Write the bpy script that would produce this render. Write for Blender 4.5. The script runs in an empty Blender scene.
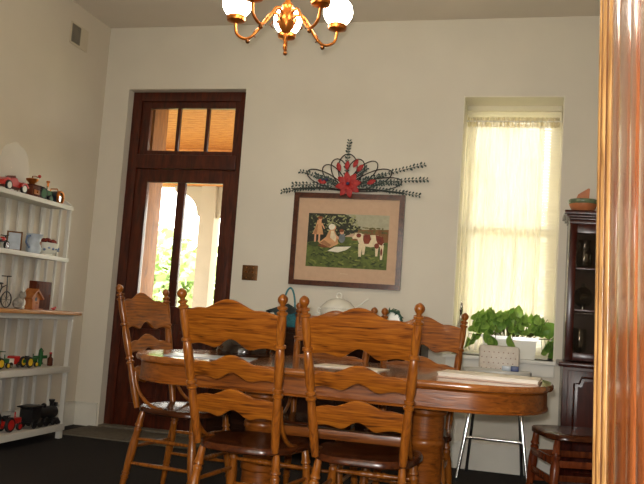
import bpy, bmesh, math, random
from mathutils import Vector, Matrix, Euler
random.seed(7)
PI = math.pi
sc = bpy.context.scene
COL = sc.collection

# ------------------------------------------------------------------ camera
F_PX, YAW, PITCH, ROLL = 798.46, -0.2553, 0.0937, 0.0699
CAM = Vector((3.4414, -5.7708, 0.9778))
fw = Vector((math.sin(YAW)*math.cos(PITCH), math.cos(YAW)*math.cos(PITCH), math.sin(PITCH)))
rt = Vector((math.cos(YAW), -math.sin(YAW), 0)); up = rt.cross(fw)
r2 = math.cos(ROLL)*rt + math.sin(ROLL)*up; u2 = -math.sin(ROLL)*rt + math.cos(ROLL)*up
cd = bpy.data.cameras.new('camera'); cam = bpy.data.objects.new('camera', cd); COL.objects.link(cam)
cd.sensor_width = 36; cd.lens = F_PX/644*36; cd.clip_start = 0.02; cd.clip_end = 200
m3 = Matrix((r2, u2, -fw)).transposed()
cam.matrix_world = Matrix.Translation(CAM) @ m3.to_4x4()
sc.camera = cam

# ------------------------------------------------------------------ world, lights, exposure
w = bpy.data.worlds.new('overcast_sky'); sc.world = w; w.use_nodes = True
bgn = w.node_tree.nodes['Background']; bgn.inputs[0].default_value = (1, .98, .93, 1); bgn.inputs[1].default_value = 7.5
def light(name, kind, loc, energy, color, **kw):
    l = bpy.data.lights.new(name, kind); l.energy = energy; l.color = color
    for k, v in kw.items(): setattr(l, k, v)
    o = bpy.data.objects.new(name, l); o.location = loc; COL.objects.link(o); return o
sun = light('sun', 'SUN', (0, -4, 12), 4.0, (1, .93, .8), angle=.02)
sun.rotation_euler = Vector((-.35, .75, -.9)).to_track_quat('-Z', 'Y').to_euler()
light('camera_flash', 'POINT', CAM + u2*.07 - r2*.03, 165, (1, .97, .93), shadow_soft_size=.02)
for x in (1.1, 2.5, 3.9):          # fill daylight enters the photographer's room through three unseen rear windows added for it
    p = light('daylight_portal', 'AREA', (x, -8.85, 1.75), 1, (1, 1, 1), shape='RECTANGLE', size=1.1, size_y=2.0)
    p.rotation_euler = (PI/2, 0, 0); p.data.cycles.is_portal = True
for x, z, sx, sz, y in ((3.286, 1.72, .71, 1.87, .45), (.73, 1.3, .9, 2.6, .45)):
    p = light('daylight_portal', 'AREA', (x, y, z), 1, (1, 1, 1), shape='RECTANGLE', size=sx, size_y=sz)
    p.rotation_euler = (-PI/2, 0, 0); p.data.cycles.is_portal = True
sc.view_settings.view_transform = 'Standard'; sc.view_settings.look = 'None'
sc.view_settings.exposure = 0.54; sc.view_settings.gamma = 1
sc.view_settings.use_curve_mapping = False

# ------------------------------------------------------------------ materials
def lin(c):
    return tuple((x/255/12.92 if x/255 <= .04045 else ((x/255+.055)/1.055)**2.4) for x in c)
MATS = {}
def node_mat(name):
    m = bpy.data.materials.new(name); m.use_nodes = True
    nt = m.node_tree; b = nt.nodes['Principled BSDF']; MATS[name] = m
    return m, nt, b
def mat(name, rgb, rough=.5, metal=0, var=.12, scale=8, emit=None, es=0, bump=0, bscale=60, coat=0, alpha=None, trans=0, spec=.5, stretch=(1, 1, 1)):
    m, nt, b = node_mat(name); N = nt.nodes; L = nt.links
    c = lin(rgb)
    tc = N.new('ShaderNodeTexCoord'); mp = N.new('ShaderNodeMapping'); mp.inputs['Scale'].default_value = stretch
    L.new(tc.outputs['Object'], mp.inputs[0])
    nz = N.new('ShaderNodeTexNoise'); nz.inputs['Scale'].default_value = scale; nz.inputs['Detail'].default_value = 4
    L.new(mp.outputs[0], nz.inputs['Vector'])
    cr = N.new('ShaderNodeValToRGB'); L.new(nz.outputs[0], cr.inputs[0])
    cr.color_ramp.elements[0].position = .3; cr.color_ramp.elements[1].position = .7
    cr.color_ramp.elements[0].color = tuple(x*(1-var) for x in c)+(1,)
    cr.color_ramp.elements[1].color = tuple(min(1, x*(1+var)) for x in c)+(1,)
    L.new(cr.outputs[0], b.inputs['Base Color'])
    b.inputs['Roughness'].default_value = rough; b.inputs['Metallic'].default_value = metal
    b.inputs['Specular IOR Level'].default_value = spec
    b.inputs['Coat Weight'].default_value = coat; b.inputs['Coat Roughness'].default_value = .08
    if trans: b.inputs['Transmission Weight'].default_value = trans
    if emit: b.inputs['Emission Color'].default_value = lin(emit)+(1,); b.inputs['Emission Strength'].default_value = es
    if bump:
        n2 = N.new('ShaderNodeTexNoise'); n2.inputs['Scale'].default_value = bscale; n2.inputs['Detail'].default_value = 3
        L.new(mp.outputs[0], n2.inputs['Vector'])
        bp = N.new('ShaderNodeBump'); bp.inputs['Strength'].default_value = bump; bp.inputs['Distance'].default_value = .01
        L.new(n2.outputs[0], bp.inputs['Height']); L.new(bp.outputs[0], b.inputs['Normal'])
    return m
def wood(name, dark, mid, lite, stretch, scale=6, rough=.3, coat=.3, bump=.15, spec=.35):
    m, nt, b = node_mat(name); N = nt.nodes; L = nt.links
    tc = N.new('ShaderNodeTexCoord'); mp = N.new('ShaderNodeMapping'); mp.inputs['Scale'].default_value = stretch
    L.new(tc.outputs['Object'], mp.inputs[0])
    nz = N.new('ShaderNodeTexNoise'); nz.inputs['Scale'].default_value = scale; nz.inputs['Detail'].default_value = 6
    nz.inputs['Distortion'].default_value = .8
    L.new(mp.outputs[0], nz.inputs['Vector'])
    cr = N.new('ShaderNodeValToRGB'); L.new(nz.outputs[0], cr.inputs[0])
    e = cr.color_ramp.elements
    e[0].position = .28; e[0].color = lin(dark)+(1,); e[1].position = .72; e[1].color = lin(lite)+(1,)
    x = e.new(.45); x.color = lin(mid)+(1,)
    L.new(cr.outputs[0], b.inputs['Base Color'])
    b.inputs['Roughness'].default_value = rough; b.inputs['Coat Weight'].default_value = coat; b.inputs['Coat Roughness'].default_value = .1; b.inputs['Specular IOR Level'].default_value = spec
    if bump:
        bp = N.new('ShaderNodeBump'); bp.inputs['Strength'].default_value = bump; bp.inputs['Distance'].default_value = .004
        L.new(nz.outputs[0], bp.inputs['Height']); L.new(bp.outputs[0], b.inputs['Normal'])
    return m
def sheer(name, rgb, density, scale=None, trans_rgb=None, dif=.4):
    """thin cloth: part see-through, part translucent, part diffuse"""
    m, nt, b = node_mat(name); N = nt.nodes; L = nt.links
    N.remove(b); out = N['Material Output']
    tr = N.new('ShaderNodeBsdfTransparent'); tl = N.new('ShaderNodeBsdfTranslucent'); df = N.new('ShaderNodeBsdfDiffuse')
    tl.inputs[0].default_value = lin(trans_rgb or rgb)+(1,); df.inputs[0].default_value = lin(rgb)+(1,)
    a = N.new('ShaderNodeMixShader'); a.inputs[0].default_value = dif; L.new(tl.outputs[0], a.inputs[1]); L.new(df.outputs[0], a.inputs[2])
    mx = N.new('ShaderNodeMixShader'); mx.inputs[0].default_value = density
    L.new(tr.outputs[0], mx.inputs[1]); L.new(a.outputs[0], mx.inputs[2]); L.new(mx.outputs[0], out.inputs[0])
    if scale:
        tc = N.new('ShaderNodeTexCoord'); mp = N.new('ShaderNodeMapping'); mp.inputs['Scale'].default_value = scale
        nz = N.new('ShaderNodeTexNoise'); nz.inputs['Scale'].default_value = 1; nz.inputs['Detail'].default_value = 2
        mr = N.new('ShaderNodeMapRange'); mr.inputs[1].default_value = .35; mr.inputs[2].default_value = .65
        mr.inputs[3].default_value = density-.18; mr.inputs[4].default_value = density+.15
        L.new(tc.outputs['Object'], mp.inputs[0]); L.new(mp.outputs[0], nz.inputs['Vector']); L.new(nz.outputs[0], mr.inputs[0]); L.new(mr.outputs[0], mx.inputs[0])
    return m
def glass(name, tint=(255, 255, 255), gloss=.08):
    m, nt, b = node_mat(name); N = nt.nodes; L = nt.links
    N.remove(b); out = N['Material Output']
    tr = N.new('ShaderNodeBsdfTransparent'); tr.inputs[0].default_value = lin(tint)+(1,)
    gl = N.new('ShaderNodeBsdfGlossy'); gl.inputs['Roughness'].default_value = .03
    fr = N.new('ShaderNodeFresnel'); fr.inputs[0].default_value = 1.45
    ad = N.new('ShaderNodeMath'); ad.operation = 'MULTIPLY'; ad.inputs[1].default_value = gloss/.04; ad.use_clamp = True
    L.new(fr.outputs[0], ad.inputs[0])
    mx = N.new('ShaderNodeMixShader'); L.new(ad.outputs[0], mx.inputs[0])
    L.new(tr.outputs[0], mx.inputs[1]); L.new(gl.outputs[0], mx.inputs[2]); L.new(mx.outputs[0], out.inputs[0])
    return m

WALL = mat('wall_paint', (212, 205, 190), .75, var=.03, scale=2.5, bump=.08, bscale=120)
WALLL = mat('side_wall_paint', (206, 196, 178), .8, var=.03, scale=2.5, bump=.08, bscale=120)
CEIL = mat('ceiling_paint', (220, 210, 194), .85, var=.03, scale=2)
TRIMP = mat('painted_trim', (214, 210, 198), .45, var=.03)
POSTP = mat('shaded_post_paint', (150, 138, 120), .7, var=.06)  # white posts greyed in colour to carry the porch shade
PFLOOR = mat('porch_boards', (96, 92, 86), .8, var=.15)
CARPET = mat('dark_carpet', (50, 47, 46), .95, var=.35, scale=220, bump=.5, bscale=300, spec=.1)
MATG = mat('grey_mat', (104, 96, 84), .85, var=.2, scale=40, spec=.2)
DOORW = wood('door_mahogany', (44, 16, 8), (66, 25, 12), (88, 36, 17), (6, 6, 1), rough=.35, coat=.2)
PORCHW = wood('porch_pine', (140, 84, 36), (176, 112, 54), (200, 138, 74), (1.5, 6, 6), rough=.6, coat=0)
PORCHW2 = wood('jamb_pine', (92, 52, 20), (124, 74, 30), (146, 94, 44), (6, 6, 1), rough=.6, coat=0)
WHITEP = mat('white_paint', (225, 222, 212), .5, var=.04)
SHELFW = mat('shelf_white', (206, 202, 192), .5, var=.05, scale=5)
COUNTER = wood('counter_pine', (150, 100, 50), (176, 122, 66), (196, 144, 84), (8, 1, 8), rough=.45, coat=.1)
OAKX = wood('oak_slat', (54, 23, 5), (124, 65, 13), (160, 95, 25), (1.3, 9, 26), 5, .36, .12)
OAKZ = wood('oak_turned', (74, 35, 9), (126, 68, 17), (152, 90, 28), (12, 12, 1.5), 5, .3, .25)
OAKT = wood('oak_table', (76, 36, 10), (122, 64, 18), (148, 84, 28), (1.3, 8, 16), 5, .28, .05)
OAKTOP = wood('oak_tabletop', (104, 56, 22), (142, 82, 36), (166, 102, 50), (1.3, 14, 8), 4, .16, .6, .03)
SEATM = wood('seat_dark_oak', (40, 16, 6), (66, 30, 11), (86, 42, 16), (8, 1.5, 8), 5, .22, .0, .05, .3)
MAHOG = wood('mahogany', (34, 10, 5), (54, 17, 8), (70, 25, 12), (7, 7, 1.2), 5, .22, .0, .1, .22)
SIDEB = wood('walnut_sideboard', (26, 14, 9), (40, 21, 13), (54, 30, 18), (1.2, 7, 7), 5, .35, .0, .1, .15)
DARKCH = wood('dark_cherry', (70, 28, 12), (98, 44, 20), (122, 60, 28), (7, 7, 1.6), 5, .25, .1, .1, .3)
CASING = wood('varnished_casing', (100, 48, 20), (130, 68, 32), (150, 86, 46), (16, 16, 1.3), 5, .22, .6, .35)
BEADW = wood('worn_gilt_bead', (92, 62, 30), (128, 92, 50), (156, 120, 72), (20, 20, 2), 5, .35, .3, .3)
BEADD = wood('dark_bead', (60, 34, 16), (84, 50, 24), (110, 70, 36), (20, 20, 2), 5, .35, .2, .2)
BRASS = mat('antique_brass', (186, 110, 44), .3, .85, var=.2)
BRASSD = mat('dark_brass', (120, 72, 30), .35, .85, var=.25)
GLOBE = mat('lit_globe_glass', (255, 246, 225), .3, emit=(255, 244, 222), es=20.0)
CHROME = mat('chrome', (210, 212, 214), .12, 1, var=.03)
GLASSM = glass('window_glass', (251, 250, 247), .03)
HGLASS = glass('hutch_glass', (225, 220, 215), .06)
CRYST = glass('clear_crystal', (190, 200, 200), .7)
BLINDM = sheer('blind_vinyl', (240, 234, 214), .96, trans_rgb=(252, 247, 230), dif=.72)
SHEERM = sheer('sheer_lace', (246, 242, 230), .62, (22, 4, 2), (250, 246, 226))
HEADM = sheer('lace_heading', (222, 212, 184), .85, (40, 10, 30), (222, 210, 178))
VENTG = mat('vent_grey', (112, 106, 94), .6, var=.2)
PLATEW = mat('vent_plate', (196, 184, 160), .5, var=.03)
PICT = wood('picture_frame_wood', (48, 22, 12), (72, 36, 20), (92, 48, 28), (6, 6, 6), 5, .3, .3)
MATB = mat('picture_mat', (196, 164, 136), .8, var=.04, scale=30)
BRONZE = mat('bronze_plate', (110, 78, 50), .35, .8, var=.3, scale=60)
VINE = mat('dark_vine', (44, 34, 30), .7)
SPRIG = mat('eucalyptus', (54, 68, 62), .7, var=.35, scale=90)
REDF = mat('poinsettia_red', (160, 28, 26), .6, var=.25, scale=40)
BERRYB = mat('blue_berry', (46, 52, 92), .5)
def leaf_mat(name, rgb):
    m = mat(name, rgb, .4, var=.3, scale=30); N = m.node_tree.nodes; L = m.node_tree.links
    tl = N.new('ShaderNodeBsdfTranslucent'); tl.inputs[0].default_value = lin(rgb)+(1,); mx = N.new('ShaderNodeMixShader'); mx.inputs[0].default_value = .3
    L.new(N['Principled BSDF'].outputs[0], mx.inputs[1]); L.new(tl.outputs[0], mx.inputs[2]); L.new(mx.outputs[0], N['Material Output'].inputs[0]); return m
LEAFM = leaf_mat('pothos_leaf', (154, 190, 90)); LEAFD = leaf_mat('pothos_leaf_dark', (122, 164, 72))
STEM = mat('plant_stem', (86, 92, 40), .6)
SOIL = mat('potting_soil', (50, 38, 28), .95, bump=.6)
CERW = mat('white_ceramic', (226, 224, 212), .2, var=.02, coat=.4)
BLUEC = mat('delft_blue', (96, 116, 146), .3, var=.25, scale=30)
PALEB = mat('pale_blue_ceramic', (176, 186, 196), .3, var=.12, scale=25)
TEAL = mat('teal_wicker', (52, 118, 128), .5, var=.35, scale=90, bump=.6, bscale=160)
TEALD = mat('dark_teal_cloth', (30, 48, 54), .7, var=.4, scale=30)
SMOKE = mat('smoked_glass', (34, 18, 12), .08, var=.3, coat=.6, trans=.25)
BLACKM = mat('black_metal', (22, 21, 22), .35, var=.2)
REDT = mat('red_enamel', (176, 30, 22), .3, coat=.4)
GREENT = mat('green_enamel', (24, 82, 36), .5, spec=.3)
YELT = mat('yellow_enamel', (214, 176, 30), .4)
DARKB = mat('dark_blue_enamel', (22, 34, 50), .3, coat=.4)
COPPER = mat('copper', (150, 76, 44), .3, .8, var=.25)
RUBBER = mat('black_rubber', (20, 20, 20), .7)
WOODB = wood('toy_pine', (130, 72, 30), (160, 94, 44), (182, 116, 60), (5, 5, 2), 6, .5, .1)
BROWNB = wood('brown_board', (58, 26, 16), (80, 38, 22), (98, 50, 30), (6, 6, 1.5), 5, .6, .0, .1, .15)
FUR = mat('grey_fur_ceramic', (140, 134, 124), .5, var=.35, scale=40)
DARKRED = mat('dried_rose', (128, 44, 30), .8, var=.4, scale=80)
MILK = sheer('milk_glass', (248, 244, 236), .5, dif=.8)
TERRA = mat('terracotta', (176, 106, 64), .5, var=.2, scale=20)
GLAZEG = mat('green_glaze', (98, 112, 84), .25, var=.3, scale=30, coat=.4)
VINYL = mat('printed_vinyl', (212, 202, 188), .4, var=.08, scale=30)
GREYT = mat('tray_enamel', (186, 184, 176), .3, var=.05)
NAVY = mat('navy_badge', (38, 56, 110), .4)
PAPER = mat('white_board', (226, 216, 200), .5, var=.04)
PINKE = mat('cover_edge', (206, 176, 156), .6, var=.1)
TREEL = [mat('tree_leaf_a', (150, 172, 112), .6, var=.3, scale=3), mat('tree_leaf_b', (176, 192, 138), .6, var=.3, scale=3)]
BARK = mat('bark', (92, 78, 62), .9, var=.3)
LAWN = mat('lawn', (150, 148, 104), .9, var=.25, scale=2)

# ------------------------------------------------------------------ mesh builder
class MB:
    def __init__(s): s.bm = bmesh.new(); s.mats = []; s.cur = 0
    def m(s, material):
        if material not in s.mats: s.mats.append(material)
        s.cur = s.mats.index(material); return s
    def _new(s, before):
        for f in s.bm.faces:
            if f.index == -1 or f not in before: pass
    def face(s, vs):
        try:
            f = s.bm.faces.new(vs); f.material_index = s.cur; return f
        except ValueError: return None
    def box(s, a, b, bev=0, rot=None, piv=None):
        x0, y0, z0 = a; x1, y1, z1 = b
        pts = [(x0,y0,z0),(x1,y0,z0),(x1,y1,z0),(x0,y1,z0),(x0,y0,z1),(x1,y0,z1),(x1,y1,z1),(x0,y1,z1)]
        t = bmesh.new(); v = [t.verts.new(p) for p in pts]
        for q in ((3,2,1,0),(4,5,6,7),(0,1,5,4),(1,2,6,5),(2,3,7,6),(3,0,4,7)): t.faces.new([v[i] for i in q])
        if bev: bmesh.ops.bevel(t, geom=list(t.edges), offset=bev, segments=2, affect='EDGES', profile=.6)
        if rot:
            c = Vector(piv or ((x0+x1)/2, (y0+y1)/2, (z0+z1)/2))
            bmesh.ops.rotate(t, verts=t.verts, cent=c, matrix=Euler(rot).to_matrix())
        s.merge(t); return s
    def merge(s, t):
        mp = {v: s.bm.verts.new(v.co) for v in t.verts}
        for f in t.faces: s.face([mp[v] for v in f.verts])
        t.free()
    def ring(s, c, x, y, r, n): return [s.bm.verts.new(c + x*(r*math.cos(2*PI*i/n)) + y*(r*math.sin(2*PI*i/n))) for i in range(n)]
    def tube(s, pts, rad, n=8, cap=True, closed=False):
        pts = [Vector(p) for p in pts]; k = len(pts)
        if not hasattr(rad, '__len__'): rad = [rad]*k
        rings = []; px = None
        for i, p in enumerate(pts):
            if closed: d = pts[(i+1) % k] - pts[i-1]
            else: d = pts[min(i+1, k-1)] - pts[max(i-1, 0)]
            d.normalize()
            if px is None:
                a = Vector((0,0,1)) if abs(d.z) < .9 else Vector((1,0,0)); px = a.cross(d).normalized()
            else:
                px = (px - d*px.dot(d)).normalized()
            rings.append(s.ring(p, px, d.cross(px), rad[i], n))
        seq = list(range(k-1)) + ([k-1] if closed else [])
        for i in seq:
            A, B = rings[i], rings[(i+1) % k]
            for j in range(n): s.face([A[j], A[(j+1) % n], B[(j+1) % n], B[j]])
        if cap and not closed: s.face(rings[0][::-1]); s.face(rings[-1])
        return s
    def lathe(s, prof, p0=(0,0,0), p1=(0,0,1), n=14, cap=True):
        """prof: (t, r) with t measured in metres from p0 toward p1"""
        p0 = Vector(p0); d = (Vector(p1)-p0).normalized()
        a = Vector((0,1,0)) if abs(d.y) < .9 else Vector((1,0,0))
        x = a.cross(d).normalized(); y = d.cross(x)
        R = [s.ring(p0 + d*t, x, y, max(r, 1e-4), n) for t, r in prof]
        for A, B in zip(R, R[1:]):
            for j in range(n): s.face([A[j], A[(j+1) % n], B[(j+1) % n], B[j]])
        if cap: s.face(R[0][::-1]); s.face(R[-1])
        return s
    def ball(s, c, r, n=12, m=8, sc=(1,1,1)):
        t = bmesh.new(); bmesh.ops.create_uvsphere(t, u_segments=n, v_segments=m, radius=r)
        for v in t.verts: v.co = Vector((v.co.x*sc[0]+c[0], v.co.y*sc[1]+c[1], v.co.z*sc[2]+c[2]))
        s.merge(t); return s
    def prism(s, poly, ax, d0, d1):
        """poly 2-D outline, extruded along axis ax between d0 and d1"""
        def P(u, v, d): return {0: (d, u, v), 1: (u, d, v), 2: (u, v, d)}[ax]
        A = [s.bm.verts.new(P(u, v, d0)) for u, v in poly]; B = [s.bm.verts.new(P(u, v, d1)) for u, v in poly]
        n = len(poly); s.face(A[::-1]); s.face(B)
        for i in range(n): s.face([A[i], A[(i+1) % n], B[(i+1) % n], B[i]])
        return s
    def build(s, name, material=None, parent=None, ang=35, loc=None, rotz=0):
        bmesh.ops.recalc_face_normals(s.bm, faces=s.bm.faces)
        me = bpy.data.meshes.new(name); s.bm.to_mesh(me); s.bm.free()
        for x in (s.mats or [material]): me.materials.append(x)
        for p in me.polygons: p.use_smooth = True
        me.set_sharp_from_angle(angle=math.radians(ang))
        o = bpy.data.objects.new(name, me); COL.objects.link(o)
        if parent: o.parent = parent
        if loc: o.location = loc
        if rotz: o.rotation_euler.z = rotz
        return o
def tag(o, label, cat, group=None):
    o['label'] = label; o['category'] = cat
    if group: o['group'] = group
    return o
def thing(name, label, cat, loc=(0,0,0), rotz=0, group=None):
    o = bpy.data.objects.new(name, None); COL.objects.link(o); o.empty_display_size = .1
    o.location = loc; o.rotation_euler = (0, 0, rotz); return tag(o, label, cat, group)
def struct(o): o['kind'] = 'structure'; return o
def sroot(name, loc=(0,0,0)):
    o = bpy.data.objects.new(name, None); COL.objects.link(o); o.location = loc; o['kind'] = 'structure'; return o
def dup(root, loc, rotz, label):
    r = root.copy(); COL.objects.link(r); r.location = loc; r.rotation_euler = (0, 0, rotz); r['label'] = label
    for ch in list(root.children):
        c = ch.copy(); COL.objects.link(c); c.parent = r
        for g in ch.children:
            d = g.copy(); COL.objects.link(d); d.parent = c
    return r
def inst(src, name, parent, mw):
    o = bpy.data.objects.new(name, src.data if hasattr(src, 'data') else src); COL.objects.link(o); o.parent = parent; o.matrix_local = mw; return o
def smooth(pts, k=4):
    pts = [Vector(p) for p in pts]; out = []
    for i in range(len(pts)-1):
        a, b, c, d = pts[max(i-1, 0)], pts[i], pts[i+1], pts[min(i+2, len(pts)-1)]
        for j in range(k):
            t = j/k; out.append(.5*((2*b)+(c-a)*t+(2*a-5*b+4*c-d)*t*t+(3*b-a-3*c+d)*t**3))
    return out+[pts[-1]]
def circ(c, r, n, ax=2, a0=0, a1=2*PI):
    out = []
    for i in range(n):
        a = a0 + (a1-a0)*i/(n if abs(a1-a0-2*PI) < 1e-6 else n-1)
        p = (r*math.cos(a), r*math.sin(a))
        out.append(Vector(c) + Vector({0: (0, p[0], p[1]), 1: (p[0], 0, p[1]), 2: (p[0], p[1], 0)}[ax]))
    return out

# ------------------------------------------------------------------ setting
H = 3.24; XR = 4.6; T = .40; YB = -8.6
DX0, DX1, DZ = .22, 1.236, 2.72
WX0, WX1, WZ0, WZ1 = 2.931, 3.641, .785, 2.658
struct(MB().box((-.2, YB-.2, -.1), (XR+.2, T, 0)).build('floor', CARPET))
struct(MB().box((-.2, YB-.2, H), (XR+.2, T, H+.12)).build('ceiling', CEIL))
b = MB()
b.box((-.2, 0, 0), (DX0, T, H)).box((DX0, 0, DZ), (DX1, T, H)).box((DX1, 0, 0), (WX0, T, H))
b.box((WX0, 0, 0), (WX1, T, WZ0)).box((WX0, 0, WZ1), (WX1, T, H)).box((WX1, 0, 0), (XR+.2, T, H))
struct(b.build('wall_back', WALL))
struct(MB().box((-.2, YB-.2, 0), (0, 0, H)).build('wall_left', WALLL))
struct(MB().box((XR, YB-.2, 0), (XR+.2, 0, H)).build('wall_right', WALL))
b = MB().box((0, YB-.2, 0), (XR, YB, .75)).box((0, YB-.2, 2.75), (XR, YB, H))
xs = [0, .55, 1.65, 1.95, 3.05, 3.35, 4.45, XR]
for i in range(0, 8, 2): b.box((xs[i], YB-.2, .75), (xs[i+1], YB, 2.75))
struct(b.build('wall_rear', WALL))
for i in range(3):
    x0, x1 = xs[1+2*i], xs[2+2*i]; r = sroot('window_%d' % (i+2))  # unseen windows added to let frontal daylight into the dining room
    for a, c in (((x0, YB-.15, .75), (x0+.05, YB-.08, 2.75)), ((x1-.05, YB-.15, .75), (x1, YB-.08, 2.75)), ((x0+.05, YB-.15, .75), (x1-.05, YB-.08, .80)), ((x0+.05, YB-.15, 2.70), (x1-.05, YB-.08, 2.75)), ((x0+.05, YB-.14, 1.72), (x1-.05, YB-.09, 1.77))): MB().box(a, c, .003).build('window_frame', WHITEP, r)
    for z0, z1 in ((.80, 1.72), (1.77, 2.70)): MB().box((x0+.05, YB-.117, z0), (x1-.05, YB-.113, z1)).build('pane', GLASSM, r)
OX0, OX1, OZ = 1.7, 3.582, 2.75       # cased opening the photograph is taken through
YN, YF = -4.97, -4.42               # near and far face of the thick partition
b = MB().box((0, YN, 0), (OX0, YF, H)).box((OX0, YN, OZ), (OX1, YF, H)).box((OX1, YN, 0), (XR, YF, H))
struct(b.build('wall_front', WALL))
# baseboards
b = MB().box((0, -.018, 0), (DX0-.012, 0, .172)).box((DX1, -.018, 0), (XR, 0, .172)).box((0, -.022, .172), (DX0-.012, 0, .184), .003).box((DX1, -.022, .172), (XR, 0, .184), .003)
struct(b.build('baseboard_back', TRIMP))
b = MB().box((0, YF, 0), (.018, -.02, .172)).box((0, YF, .172), (.022, -.02, .184), .003)
struct(b.build('baseboard_left', TRIMP))
# panelled jambs of the opening (the right one in view)
def jamb_lining(name, x, sgn):
    root = sroot(name)
    f = lambda d: x - sgn*d          # d metres out from the wall end into the opening
    def strip(nm, y0, y1, d, h, material, n=7):
        b = MB(); poly = [(f(0), y0)]
        for i in range(n+1):
            t = i/n; poly.append((f(d + h*math.sin(PI*t)**.6), y0+(y1-y0)*t))
        poly.append((f(0), y1)); b.prism(poly, 2, 0, OZ); b.build(nm, material, root, 25)
    for y0, y1, d, h in ((-4.424, -4.436, .030, .006), (-4.437, -4.444, .029, .004), (-4.445, -4.455, .027, .005), (-4.456, -4.463, .024, .003), (-4.464, -4.474, .021, .004)): strip('bead', y0, y1, d, h, BEADW if y1-y0 < -.008 else BEADD)
    for y0, y1, d, h in ((-4.475, -4.575, .019, .004), (-4.579, -4.718, .019, .005), (-4.722, -4.800, .019, .005), (-4.804, -4.885, .019, .004), (-4.889, -4.965, .019, .004)): strip('jamb_board', y0, y1, d, h, CASING, 12)
    MB().box((min(f(0), f(.012)), YN+.002, 0), (max(f(0), f(.012)), YF-.004, OZ)).build('backing', CASING, root)
    for k in range(3): MB().box((min(f(-.015-k*.04), f(-.015-k*.04-.037)), YN-.02-.004*(k % 2), 0), (max(f(-.015-k*.04), f(-.015-k*.04-.037)), YN, OZ+.1), .004).build('casing_board', CASING, root)
    return root
j = jamb_lining('trim_1', OX1, 1); j.rotation_euler.y = -.02; j.location.x = .020     # the old frame leans a little
jamb_lining('trim_2', OX0, -1)
struct(MB().box((OX0+.045, YN-.02, OZ-.02), (OX1-.045, YF, OZ), .004).build('trim_3', CASING))

# door with transom, set back in its opening
D = sroot('door_1')
y0, y1 = .085, .15
def dbox(name, a, b_, mt=DOORW, par=D, bev=.004): return MB().box(a, b_, bev).build(name, mt, par)
dbox('jamb', (DX0, y0, 0), (.30, y1+.02, DZ)); dbox('jamb', (1.165, y0, 0), (DX1, y1+.02, DZ))
dbox('head', (.30, y0, 2.645), (1.165, y1+.02, DZ)); dbox('transom_bar', (.30, y0-.012, 2.085), (1.165, y1, 2.20), bev=.008)
ts = MB(); a = (.302, y0+.02); 
ts.box((.302, .10, 2.201), (.378, .14, 2.644), .004).box((1.118, .10, 2.201), (1.164, .14, 2.644), .004).box((.378, .10, 2.588), (1.118, .14, 2.644), .004).box((.378, .10, 2.201), (1.118, .14, 2.236), .004)
tso = ts.build('transom_sash', DOORW, D)
for x in (.631, .885): MB().box((x-.014, .105, 2.236), (x+.014, .138, 2.588), .003).build('muntin', DOORW, tso)
for x0, x1 in ((.378, .617), (.645, .871), (.899, 1.118)): MB().box((x0, .118, 2.236), (x1, .122, 2.588)).build('pane', GLASSM, tso)
lf = MB()
lf.box((.302, .095, .02), (.408, .14, 2.083), .003).box((1.066, .095, .02), (1.163, .14, 2.083), .003).box((.408, .095, 1.975), (1.066, .14, 2.083), .003).box((.408, .095, .02), (1.066, .14, .20), .003).box((.408, .095, .84), (1.066, .14, .98), .003)
lfo = lf.build('door_leaf', DOORW, D)
MB().box((.674, .10, .98), (.743, .138, 1.975), .004).build('muntin', DOORW, lfo)
MB().box((.674, .097, .20), (.743, .138, .84), .003).build('middle_stile', DOORW, lfo)
for x0, x1 in ((.408, .674), (.743, 1.066)):
    MB().box((x0, .116, .98), (x1, .120, 1.975)).build('pane', GLASSM, lfo)
    MB().box((x0, .112, .20), (x1, .128, .84)).box((x0+.04, .102, .25), (x1-.04, .13, .79), .012).build('panel', DOORW, lfo)
MB().lathe([(0, .028), (.006, .028), (.008, .012), (.03, .012), (.036, .024), (.05, .029), (.062, .024), (.068, .004)], (1.115, .095, .95), (1.115, 0, .95)).build('door_knob', BRASSD, lfo)
dbox('outer_jamb', (DX0, .171, 0), (.385, T+.02, DZ), PORCHW2); dbox('outer_jamb', (1.16, .175, 0), (DX1, T+.02, DZ), PORCHW2)
dbox('threshold', (DX0, 0.002, -.0005), (DX1, T+.1, .018), MATG)
tag(MB().box((.16, -.50, 0), (1.24, -.03, .009), .003).build('door_mat', MATG), 'thin grey mat on the dark floor in front of the wooden door', 'mat')

# window with sashes, sill
W = sroot('window_1')
yw = .31
def wbox(name, a, b_, mt=WHITEP, par=W): return MB().box(a, b_, .003).build(name, mt, par)
fr = MB(); fr.box((WX0, yw, WZ0), (WX0+.035, yw+.08, WZ1)).box((WX1-.035, yw, WZ0), (WX1, yw+.08, WZ1)).box((WX0, yw, WZ1-.05), (WX1, yw+.08, WZ1)).box((WX0, yw, WZ0), (WX1, yw+.08, WZ0+.03))
fr.build('window_frame', WHITEP, W)
for z0, z1, yy in ((WZ0+.03, 1.73, yw+.005), (1.69, WZ1-.05, yw+.042)):
    s = MB(); x0, x1 = WX0+.035, WX1-.035
    s.box((x0, yy, z0), (x0+.045, yy+.034, z1), .003).box((x1-.045, yy, z0), (x1, yy+.034, z1), .003).box((x0, yy, z1-.045), (x1, yy+.034, z1), .003).box((x0, yy, z0), (x1, yy+.034, z0+.05), .003)
    so = s.build('sash', WHITEP, W)
    MB().box((x0+.045, yy+.015, z0+.05), (x1-.045, yy+.019, z1-.045)).build('pane', GLASSM, so)
MB().box((WX0-.05, -.045, WZ0-.028), (WX1+.01, yw, WZ0), .005).build('window_sill', WHITEP, W)
MB().box((WX0-.03, -.02, WZ0-.11), (WX1, 0, WZ0-.028), .006).build('apron', WHITEP, W)

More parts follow.
